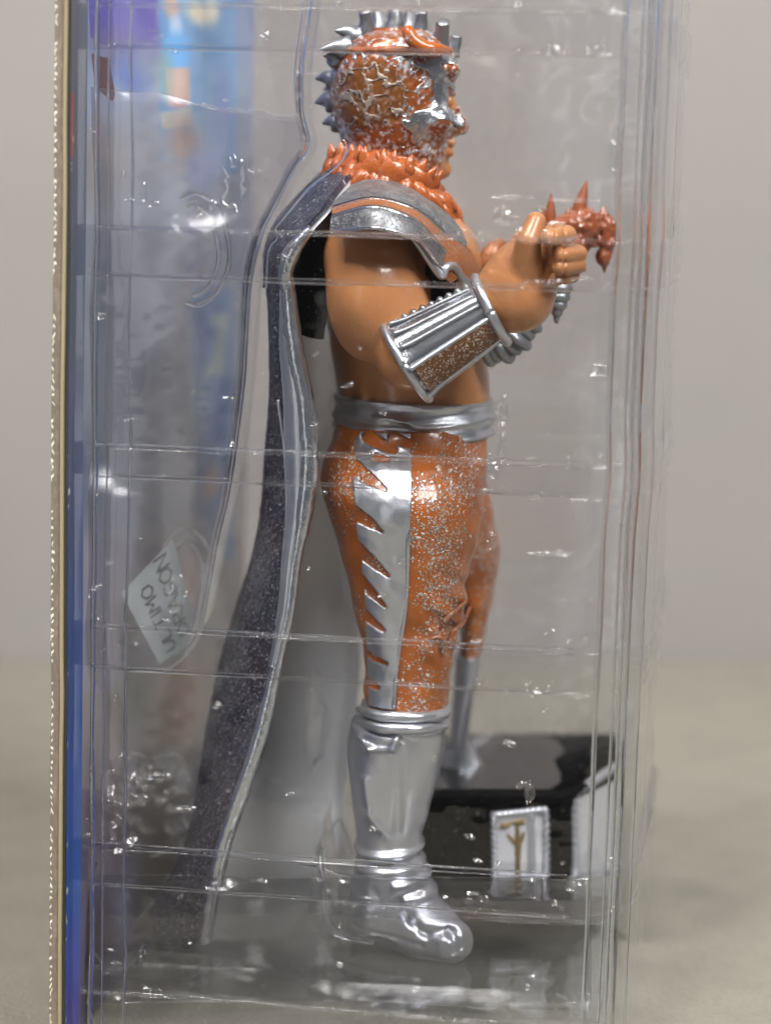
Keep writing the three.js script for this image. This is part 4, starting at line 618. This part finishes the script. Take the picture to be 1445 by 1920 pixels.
// ------------------------------------------------------------------ ornament in the hands: russet crest with a silver tail
(() => {
  const o = thing('spiked_ornament', 'translucent russet spiked ornament with a ringed silver tail held behind the near fist', 'ornament', P(1040, 600, -4));
  const n = (pts) => px(pts); const Bd = n([[1030, 428, 0], [1062, 418, -2], [1092, 422, -4], [1112, 425, -5], [1095, 450, -5], [1140, 452, -6], [1131, 410, -6], [1131, 484, -6], [1072, 500, -2], [1060, 470, 0], [1092, 400, -4], [1140, 425, -6]]);
  const bf = (x, y, z) => { let d = cap(x, y, z, Bd[0], Bd[2], 1.9, 3.1); d = smin(d, sph(x, y, z, Bd[2], 3.4), 0.8); d = smin(d, cap(x, y, z, Bd[2], Bd[3], 2.2, 0.9), 0.8); d = smin(d, cap(x, y, z, Bd[4], Bd[5], 1.5, 1.0), 0.7); d = smin(d, cap(x, y, z, Bd[9], Bd[4], 2.4, 1.7), 1); d = smin(d, cap(x, y, z, Bd[9], Bd[8], 2.4, 1.8), 1); d = smin(d, cap(x, y, z, Bd[4], Bd[8], 1.2, 1.0), 0.8); d = smin(d, cap(x, y, z, Bd[6], Bd[11], 1.3, 1.7), 0.8); d = smin(d, cap(x, y, z, Bd[11], Bd[5], 1.5, 1.5), 0.8); d = smin(d, cap(x, y, z, Bd[5], Bd[7], 1.2, 1.5), 0.6); return d - 0.32 * noise(x / 0.9, y / 0.9, z / 0.9); };
  const [lo, hi] = boxOf(Bd, 5); part('crest', sdfMesh(bf, lo, hi, 0.28), M.amber, o);
  for (const [a, b, c, d, z, r] of [[1030, 418, 1033, 362, 0, 1.3], [1014, 425, 1020, 388, 2, 0.9], [1084, 400, 1099, 338, -4, 1.6], [1062, 410, 1066, 388, -2, 0.8], [1108, 408, 1110, 388, -4, 0.7], [1130, 402, 1131, 386, -6, 0.8], [1131, 486, 1133, 512, -6, 0.9], [1100, 458, 1122, 462, -4, 0.7], [1084, 498, 1098, 508, -3, 1.0]]) part('spike', tube([[...P(a, b, z), r], [...P(mix(a, c, 0.4), mix(b, d, 0.4), z), r * 0.75], [...P(c, d, z), 0.12]], 8, 10), M.amber, o);
  const path = n([[918, 652, 6], [944, 648, 7], [968, 630, 8], [988, 604, 8], [1002, 575, 8], [1008, 545, 7], [1010, 520, 5]]);
  for (let k = 0; k < 13; k++) { const t = k / 12, p = crom(path, t), q = crom(path, Math.min(t + 0.02, 1)), q0 = crom(path, Math.max(t - 0.02, 0)), r = mix(3.5, 1.7, sstep(0.25, 1, t)) * (k % 2 ? 0.86 : 1.04); const g = new THREE.SphereGeometry(1, 18, 14); g.scale(r, 1.55, r); g.applyQuaternion(new THREE.Quaternion().setFromUnitVectors(new THREE.Vector3(0, 1, 0), V(q).sub(V(q0)).normalize())); g.translate(...p); part('tail_ring', g, M.darkSilver, o); }
  for (const [x, y, r, h] of [[1048, 540, 2.5, 1.6], [1047, 556, 2.2, 1.5], [1046, 571, 1.7, 1.3], [1044, 584, 1.1, 1.2], [1043, 595, 0.6, 1.2]]) { const g = new THREE.SphereGeometry(1, 16, 12); g.scale(r, h, r); g.translate(...P(x, y, 4)); part('tip_ring', g, M.darkSilver, o); }
})();

// ------------------------------------------------------------------ black block under the far foot
(() => {
  const yb = P(900, 1652, -6)[1], yt = P(900, 1492, -6)[1];
  const o = thing('black_block', 'black block with grey padded panels and a gold emblem, under the far boot', 'display stand', [P(940, 1600, -20)[0], yb, -28]);
  const plan = [[P(770, 1600, -6)[0], -6], [P(1046, 1600, -6)[0], -6], [P(1062, 1600, -9)[0], -8.5], [P(1150, 1600, -26)[0], -25], [P(1150, 1600, -50)[0], -56], [P(800, 1600, -50)[0], -56]];
  const s = new THREE.Shape(plan.map(([x, z]) => new THREE.Vector2(x, -z))), bev = { bevelEnabled: true, bevelSize: 0.5, bevelThickness: 0.5, bevelSegments: 3 };
  const up = (g, y) => { g.rotateX(-Math.PI / 2); g.translate(0, y, 0); return g; };
  const uvmm = (g) => { const u = g.attributes.uv; for (let i = 0; i < u.count; i++) u.setXY(i, u.getX(i) / 40, u.getY(i) / 40); return g; };
  const body = part('block_body', uvmm(up(new THREE.ExtrudeGeometry(s, { depth: yt - yb - 1.6, ...bev }), yb + 0.5)), M.black, o);
  const s2 = new THREE.Shape(plan.map(([x, z], i) => new THREE.Vector2(x + (i === 0 || i === 5 ? -0.6 : 0.4), -(z + (i < 3 ? 0.6 : i > 3 ? -0.5 : 0)))));
  part('block_rim', uvmm(up(new THREE.ExtrudeGeometry(s2, { depth: 0.9, ...bev }), yt - 1.1)), M.black, body);
  const ins = new THREE.Shape(); const ip = [[P(812, 1500, -9)[0], -9], [P(1030, 1500, -9)[0], -9], [P(1058, 1500, -14)[0], -16], [P(1066, 1500, -30)[0], -34], [P(1040, 1500, -50)[0], -50], [P(1008, 1500, -52)[0], -54], [P(835, 1500, -52)[0], -54]]; ip.forEach(([x, z], i) => i ? ins.lineTo(x, -z) : ins.moveTo(x, -z)); ins.closePath();
  part('block_top', up(new THREE.ExtrudeGeometry(ins, { depth: 0.35, bevelEnabled: true, bevelSize: 0.25, bevelThickness: 0.2, bevelSegments: 2 }), yt + 0.15), M.greyTop, o, 'flat glossy black top of the block');
  // raised corner
  const rows = [[[1040, 1486, -9], [1062, 1478, -13], [1085, 1462, -18]], [[1052, 1468, -12], [1092, 1436, -20], [1150, 1408, -28]], [[1060, 1450, -20], [1098, 1418, -30], [1152, 1396, -40]], [[1010, 1416, -48], [1062, 1408, -46], [1150, 1394, -46]]].map(px);
  part('corner_lip', sheet(rows, 24, 24, { th: 2.2, s: 40, bump: (g) => 0.5 * noise(g[0] / 2, g[1] / 2, g[2] / 2) }), M.black, o, 'raised black corner at the right end');
  // padded panels
  const panel = (c, emblem, label) => {       // c: corners bottom left, bottom right, top right, top left
    const q = (u, v, d) => { const a = [0, 1, 2].map((k) => mix(mix(c[0][k], c[1][k], u), mix(c[3][k], c[2][k], u), v)), n = V(c[1]).sub(V(c[0])).cross(V(c[3]).sub(V(c[0]))).normalize(); return [a[0] + n.x * d, a[1] + n.y * d, a[2] + n.z * d]; };
    const g = []; for (let j = 0; j <= 4; j++) { const r = []; for (let i = 0; i <= 4; i++) r.push(q(i / 4, j / 4, 0.5 + 0.25 * Math.sin(i / 4 * 3.14) * Math.sin(j / 4 * 3.14))); g.push(r); }
    const p = part('padded_panel', sheet(g, 24, 28, { th: 1, s: 10, bump: (w) => 0.08 * noise(w[0] / 1.5, w[1] / 1.5, w[2]) }), M.padWhite, o, label);
    const w = Math.hypot(...[0, 1].map((k) => c[1][k] - c[0][k])), edges = [[0.03, 0.02, 0.06, 0.96], [0.06, 0.96, 0.97, 0.98], [0.97, 0.98, 0.97, 0.02], [0.97, 0.02, 0.05, 0.02]];
    for (const [u0, v0, u1, v1] of edges) part('rope_border', tube([0, 0.25, 0.5, 0.75, 1].map((t) => [...q(mix(u0, u1, t), mix(v0, v1, t), 1.1), 0.62]), 70, 10, { wob: (t, a) => 0.3 * Math.sin(a * 2 + t * 60) }), M.silver, p);
    if (!emblem) return;
    part('divider', tube([0, 0.5, 1].map((t) => [...q(0.66, mix(0.03, 0.95, t), 1.1), 0.4]), 20, 8), M.silver, p);
    part('divider', tube([0, 0.5, 1].map((t) => [...q(0.74, mix(0.03, 0.95, t), 1.1), 0.4]), 20, 8), M.silver, p);
    const E = (pts) => tube(pts.map(([u, v, r]) => [...q(u, v, 1.2), r * 0.78]), 14, 8);
    part('gold_emblem', mergeGeometries([E([[0.16, 0.80, 0.7], [0.26, 0.79, 0.75], [0.37, 0.83, 0.35], [0.46, 0.82, 0.7], [0.59, 0.84, 0.75]]), E([[0.45, 0.83, 0.4], [0.46, 0.7, 0.55], [0.47, 0.52, 0.85], [0.46, 0.35, 0.75], [0.45, 0.18, 0.6], [0.45, 0.05, 0.7]]), E([[0.28, 0.66, 0.35], [0.36, 0.58, 0.55], [0.45, 0.5, 0.6]]), E([[0.57, 0.68, 0.35], [0.54, 0.58, 0.5], [0.47, 0.5, 0.6]])]), M.gold, p);
  };
  panel(px([[924, 1642, -5.4], [1027, 1642, -5.4], [1025, 1512, -5.4], [919, 1522, -5.4]]), true, 'grey panel with rope edging and a gold emblem');
  panel(px([[1068, 1642, -9.6], [1150, 1636, -25], [1150, 1430, -25], [1062, 1488, -9.6]]), false, 'pale panel on the slanting right side');
})();

// ------------------------------------------------------------------ clear tray inside the bubble
(() => {
  // edge of the tray behind the figure: a clear wall that follows the figure's back
  const ed = [[584, -30], [578, 30], [566, 120], [566, 210], [576, 270], [548, 320], [512, 390], [488, 440], [470, 510], [462, 600], [456, 700], [446, 800], [436, 870], [424, 940], [408, 1010], [392, 1090], [374, 1180], [352, 1222], [312, 1256]];
  const mk = (pts, z0, z1, n, name, m, nu = 10) => { const rows = pts.map(([x, y]) => { const a = P(x, y, z0), b = P(x, y, z1); const r = []; for (let i = 0; i <= 3; i++) r.push([a[0] + (i === 0 ? -1.2 : i === 3 ? 0.9 : 0) , a[1], mix(z0, z1, i / 3)]); return r; }); return part(name, sheet(rows, nu, n, { th: 0.25, bump: (g) => 0.1 * noise(g[0] / 3, g[1] / 5, g[2] / 4) }), m, pack); };
  mk(ed, 12, -14, 160, 'tray_wall', M.tray);
  const bead = (pts, z, r, name = 'tray_edge') => part(name, tube(pts.map(([x, y], i) => [...P(x + 2 * noise(i * 0.7, z), y, z), r * (1 + 0.3 * noise(i * 0.9, z))]), 160, 10), M.bead, pack);
  bead(ed, 12.4, 0.42); bead(ed, -14.2, 0.3);
  bead([[642, 262], [648, 278], [630, 310], [580, 350], [540, 395], [516, 428], [520, 445], [504, 470], [498, 540]], 15, 0.4);
  // foot cup
  const cup = [[604, 1590], [604, 1625], [610, 1660], [614, 1700], [622, 1735], [646, 1756], [700, 1768]];
  mk(cup, 26, -6, 60, 'foot_cup', M.tray); bead(cup, 26.3, 0.4, 'cup_edge'); bead(cup.slice(0, 5).map(([x, y]) => [x + 8, y - 6]), -5, 0.25, 'cup_edge');
  bead([[560, 1622], [600, 1628], [640, 1640], [720, 1646], [800, 1648]], 24, 0.3, 'cup_edge'); bead([[598, 1612], [620, 1560], [640, 1540], [662, 1600]], 0, 0.25, 'cup_edge');
  bead([[160, 1690], [158, 1760], [172, 1800], [210, 1826], [280, 1840], [350, 1832], [400, 1812], [414, 1800], [396, 1792], [330, 1790]], 20, 0.3, 'tray_edge');
  bead([[432, 1560], [412, 1640], [400, 1700], [388, 1760]], 23, 0.35); bead([[690, 1668], [800, 1700], [900, 1720], [1000, 1716], [1100, 1730]], 10, 0.22); bead([[640, 1870], [800, 1882], [1000, 1890], [1110, 1894]], 34, 0.25);
  // shelf of the tray, seen nearly from the edge, with a rolled front lip
  const yS = P(820, 1648, 6)[1], shelf = []; for (const z of [26, 18, 6, -20, -45]) { const r = []; for (const x of [-14, 0, 12, 24, 36, 42]) r.push([x, yS - (z > 20 ? 1.6 : 0) + 0.3 * noise(x / 6, z / 6), z + 0.12 * (x - 10)]); shelf.push(r); }
  part('tray_shelf', sheet(shelf, 60, 50, { th: 0.3, bump: (g) => 0.12 * noise(g[0] / 3, g[2] / 3) }), M.tray, pack);
  part('shelf_lip', tube([[-15, yS - 0.2, 20, 0.5], [0, yS, 25, 0.8], [15, yS - 0.2, 28, 0.9], [30, yS + 0.1, 30, 0.8], [41, yS - 0.3, 31, 0.9]], 60, 10, { wob: (t, a) => 0.18 * noise(t * 22, a) }), M.tray, pack);
  // back sheet: scuffed clear plastic with dents
  const back = []; for (let j = 0; j <= 12; j++) { const r = []; for (let i = 0; i <= 10; i++) { const a = mix(4, 95, i / 10), y = mix(PB + 4, PT - 6, j / 12); r.push(K(a, -82 - 4 * Math.sin(i / 10 * 3.1), y)); } back.push(r); }
  part('back_sheet', sheet(back, 90, 200, { th: 0.25, bump: (g) => 1.0 * noise(g[0] / 9, g[1] / 12, 5) + 0.9 * Math.abs(noise(g[0] / 6, g[1] / 4.5, 9)) }), M.haze, pack, 'cloudy back sheet of the clear tray');
  // made-up bumps on the side pane and tray, added to place glints of the lamps
  const onPane = (x, y, d = 0.7) => { let z = 50; for (let k = 0; k < 4; k++) { const p = P(x, y, z); z = A0[1] + (p[0] - (y - 960) * -0.1 * ROLL - A0[0]) * 0.156 + d; } return P(x, y, z); };
  for (const [x, y, rx, ry] of [[1005, 930, 1.5, 0.9], [1100, 937, 2.6, 0.5], [1036, 94, 1.3, 1.1], [1118, 92, 2.2, 0.8], [1132, 104, 1.8, 0.5], [1000, 1300, 1.5, 1.0], [1078, 1304, 2.8, 0.5], [948, 1298, 0.7, 0.5], [960, 371, 3.2, 0.45], [1078, 376, 4, 0.4], [1150, 288, 0.9, 2.2], [1124, 694, 1.8, 1.4], [1076, 1664, 1.6, 0.9], [992, 1488, 0.8, 2.0], [996, 1530, 0.6, 1.6], [300, 70, 1.0, 0.6], [1035, 1036, 3.4, 0.6], [1092, 524, 1.8, 0.5], [1020, 528, 3.0, 0.4], [950, 410, 2.0, 1.2], [920, 1012, 1.0, 1.6], [940, 770, 1.2, 2.4], [942, 840, 1.0, 2.6], [925, 880, 1.1, 1.4], [632, 10, 0.8, 0.7], [782, 14, 0.6, 1.2]]) {
    const g = new THREE.SphereGeometry(1, 20, 14); g.scale(rx, ry, 0.6); const q = g.attributes.position; for (let i = 0; i < q.count; i++) { const k = 1 + 0.35 * noise(q.getX(i) * 1.9 + x, q.getY(i) * 2.3 + y, 3); q.setXYZ(i, q.getX(i) * k, q.getY(i) * k, q.getZ(i) * k); } g.computeVertexNormals(); g.rotateY(-0.155); g.translate(...onPane(x, y)); part('glint_bump', g, M.bump, pack);
  }
  const dents = []; for (let k = 0; k < 130; k++) {  // random clear shells, added for more glints on the pane
    const edge = k < 50, rb = [12, 96, 436, 531, 851, 912, 1195, 1278, 1612, 1690][k % 10], x = edge ? rr(860, 1150) : k < 90 ? rr(150, 440) : rr(470, 1130), y = edge ? rb + (x - 700) * 0.02 + rr(-8, 8) : rr(40, 1860);
    const g = new THREE.SphereGeometry(1, 12, 9); g.scale(rr(0.25, 1.1), rr(0.2, 0.6), 0.4); const q = g.attributes.position; for (let i = 0; i < q.count; i++) { const m = 1 + 0.5 * noise(q.getX(i) * 3 + k, q.getY(i) * 3, q.getZ(i) * 3); q.setXYZ(i, q.getX(i) * m, q.getY(i) * m, q.getZ(i)); } g.computeVertexNormals(); g.rotateZ(rr(-0.5, 0.5)); g.rotateY(-0.155); g.translate(...onPane(x, y, 0.35)); dents.push(g);
  }
  part('pane_glints', mergeGeometries(dents), M.bump, pack, 'small clear bumps added all over the pane to make glints').userData.kind = 'stuff';
  for (const [x, y, z, rx, ry] of [[438, 345, 16, 2.6, 5.2], [330, 1112, 18, 2.0, 3.4], [205, 1470, 20, 1.6, 3.0], [250, 1500, 20, 3.2, 1.2], [400, 384, 15, 1.6, 1.4], [300, 1456, 19, 2.6, 1.0], [352, 1515, 18, 2.0, 0.7], [212, 1560, 18, 1.0, 1.6], [270, 1790, 22, 1.6, 1.0], [270, 360, 22, 0.7, 2.2], [590, 1355, -14, 2.6, 9]]) { const g = new THREE.SphereGeometry(1, 24, 18); g.scale(rx, ry, 0.9); const q = g.attributes.position; for (let i = 0; i < q.count; i++) { const k = 1 + 0.3 * noise(q.getX(i) * 1.1 + x, q.getY(i) * 1.1 + y, 3); q.setXYZ(i, q.getX(i) * k, q.getY(i) * k, q.getZ(i)); } g.computeVertexNormals(); g.translate(...P(x, y, z)); part('tray_glint', g, M.bump, pack); }  // clear lumps added where the tray should show highlights
  for (const [x, y, rx, ry, z, a0, a1] of [[368, 468, 62, 104, 14, -2.0, 1.9], [366, 470, 44, 84, 14.5, -1.9, 1.7], [352, 1080, 52, 88, -16, -2.6, 0.9], [350, 1086, 34, 70, -15.6, -2.5, 0.8], [222, 1700, 60, 120, 18, 0.6, 3.9]]) bead(Array.from({ length: 18 }, (_, i) => { const a = mix(a0, a1, i / 17); return [x + rx * Math.cos(a), y + ry * Math.sin(a)]; }), z, 0.42);
  // cloudy side of the tray between the card and its back edge
  const sd = ed.slice(2).map(([x, y]) => { const x0 = 150, r = []; for (let i = 0; i <= 5; i++) r.push(P(mix(x0, x - 4, i / 5), Math.max(y, 168 + 11 * i + 14 * noise(i * 0.9, 5)) + (i - 5) * 2, mix(24, 13, i / 5) + 2.2 * noise(i * 0.8, y / 120))); return r; });
  part('tray_side', sheet(sd, 50, 150, { th: 0.2, bump: (g) => 0.6 * noise(g[0] / 5, g[1] / 9, 3) + 0.9 * Math.abs(noise(g[0] / 4.5, g[1] / 6, 7)) + 0.25 * Math.abs(noise(g[0] / 1.6, g[1] / 2, 8)) }), M.fog, pack, 'cloudy crumpled side of the clear tray');
  // riser of the tray in front of the boot
  const rs = []; for (const [y, dz] of [[1643, 0], [1700, 2], [1790, 3], [1880, 6]]) { const r = []; for (const x of [160, 320, 480, 610, 760, 900, 1010, 1108]) r.push(P(x, y + 4 * noise(x / 90, y), (x < 600 ? 24 : 27.5) + dz + (x - 600) * 0.008)); rs.push(r); }
  part('tray_riser', sheet(rs, 90, 50, { th: 0.2, bump: (g) => 0.3 * noise(g[0] / 7, g[1] / 2.6, 5) + 0.2 * noise(g[0] / 2, g[1] / 1.3, 6) + 0.5 * Math.abs(noise(g[0] / 5, g[1] / 4, 2)) }), M.riser, pack);
  // crumpled lower left corner of the tray
  const cr = []; for (let j = 0; j <= 10; j++) { const r = []; for (let i = 0; i <= 8; i++) { const x = mix(170, 350, i / 8), y = mix(1420, 1600, j / 10); r.push(P(x + rr(-8, 8), y + rr(-8, 8), 14 - i * 3 + rr(-2.4, 2.4))); } cr.push(r); }
  part('crumpled_corner', sheet(cr, 40, 50, { th: 0.25, bump: (g) => 1.2 * Math.abs(noise(g[0] / 2.4, g[1] / 2.4, 3)) }), M.bump, pack);
  const lobe = []; for (let j = 0; j <= 6; j++) { const r = [], t = j / 6; for (let i = 0; i <= 6; i++) { const a = i / 6 * Math.PI; r.push(P(mix(150, 415, 0.5 - 0.5 * Math.cos(a)) , 1800 + 26 * Math.sin(a) * (t - 0.3) * 2, 20 - 34 * t)); } lobe.push(r); }
  part('tray_lobe', sheet(lobe, 40, 30, { th: 0.25, bump: (g) => 0.15 * noise(g[0] / 3, g[2] / 3) }), M.tray, pack);
  const yB = P(700, 1888, 46)[1], bot = []; for (const b of [-1.5, -4, -20, -50, -84]) { const r = []; for (const a of [3, 20, 40, 60, 80, 94]) r.push(K(a, b, yB + (b > -3 ? -0.8 : 0) + 0.25 * noise(a / 7, b / 7))); bot.push(r); }
  part('tray_floor', sheet(bot, 60, 40, { th: 0.3, bump: (g) => 0.2 * noise(g[0] / 4, g[2] / 6) }), M.tray, pack);
})();

// ------------------------------------------------------------------ paper tag with hand lettering
(() => {
  const c = px([[300, 1246, 3], [372, 1190, -8], [325, 1010, 0], [228, 1112, 10]]);
  const o = thing('paper_tag', 'small grey paper tag with black hand lettering behind the cape', 'paper tag', c[0]);
  const w = 512, h = 512, cv = document.createElement('canvas'); cv.width = w; cv.height = h; const g = cv.getContext('2d'); g.fillStyle = '#a9b0ab'; g.fillRect(0, 0, w, h);
  for (let k = 0; k < 500; k++) { g.fillStyle = rnd() < 0.5 ? 'rgba(120,130,128,0.12)' : 'rgba(180,184,178,0.12)'; g.fillRect(rnd() * w, rnd() * h, rr(5, 60), rr(2, 12)); }
  const L = { U: [[[0, 1], [0, 0.25], [0.3, 0], [0.6, 0.2], [0.7, 1]]], L: [[[0, 1], [0, 0], [0.6, 0.02]]], T: [[[0, 1], [0.75, 1]], [[0.38, 1], [0.36, 0]]], I: [[[0.2, 1], [0.22, 0]]], M: [[[0, 0], [0.08, 1], [0.4, 0.35], [0.72, 1], [0.8, 0]]], O: [[[0.4, 1], [0.05, 0.75], [0.02, 0.3], [0.35, 0], [0.7, 0.25], [0.72, 0.75], [0.4, 1]]], D: [[[0.05, 1], [0.03, 0], [0.5, 0.08], [0.72, 0.5], [0.45, 0.95], [0.05, 1]]], R: [[[0.03, 0], [0.05, 1], [0.55, 0.92], [0.6, 0.6], [0.06, 0.48], [0.68, 0]]], A: [[[0, 0], [0.38, 1], [0.74, 0]], [[0.14, 0.36], [0.62, 0.36]]], G: [[[0.66, 0.85], [0.35, 1], [0.03, 0.6], [0.12, 0.1], [0.5, 0], [0.7, 0.4], [0.4, 0.42]]], N: [[[0, 0], [0.05, 1], [0.62, 0.02], [0.68, 1]]] };
  g.strokeStyle = '#16181c'; g.lineCap = g.lineJoin = 'round';
  const write = (word, x, y, size, step) => { for (const ch of word) { for (const st of L[ch]) { g.lineWidth = 12; g.beginPath(); st.forEach(([a, b], i) => { const X = x + (a + 0.1 * b) * size * 0.8, Y = y - b * size; i ? g.lineTo(X, Y) : g.moveTo(X, Y); }); g.stroke(); } x += step * (ch === 'I' ? 0.5 : ch === 'M' ? 1.15 : 1); } };
  write('ULTIMO', 26, 236, 108, 72); write('DRAGON', 46, 428, 118, 76);
  const t = new THREE.CanvasTexture(cv); t.colorSpace = THREE.SRGBColorSpace; t.magFilter = THREE.LinearFilter;
  // lettering runs upwards: bottom edge of the tag is its left end
  const pos = [], uv = [], idx = [], n = 12; for (let j = 0; j <= n; j++) for (let i = 0; i <= n; i++) { const u = i / n, v = j / n, p = [0, 1, 2].map((k) => mix(mix(c[0][k], c[3][k], u), mix(c[1][k], c[2][k], u), v)); p[2] += 1.2 * Math.sin(u * 3.14) * Math.sin(v * 3); pos.push(...p); uv.push(u, 1 - v); }
  for (let j = 0; j < n; j++) for (let i = 0; i < n; i++) { const q = j * (n + 1) + i; idx.push(q, q + 1, q + n + 2, q, q + n + 2, q + n + 1); }
  part('paper_sheet', geo(pos, idx, uv), std('marked paper', [1, 1, 1], 0.8, 0, { map: t }), o);
})();

renderer.render(scene, camera);
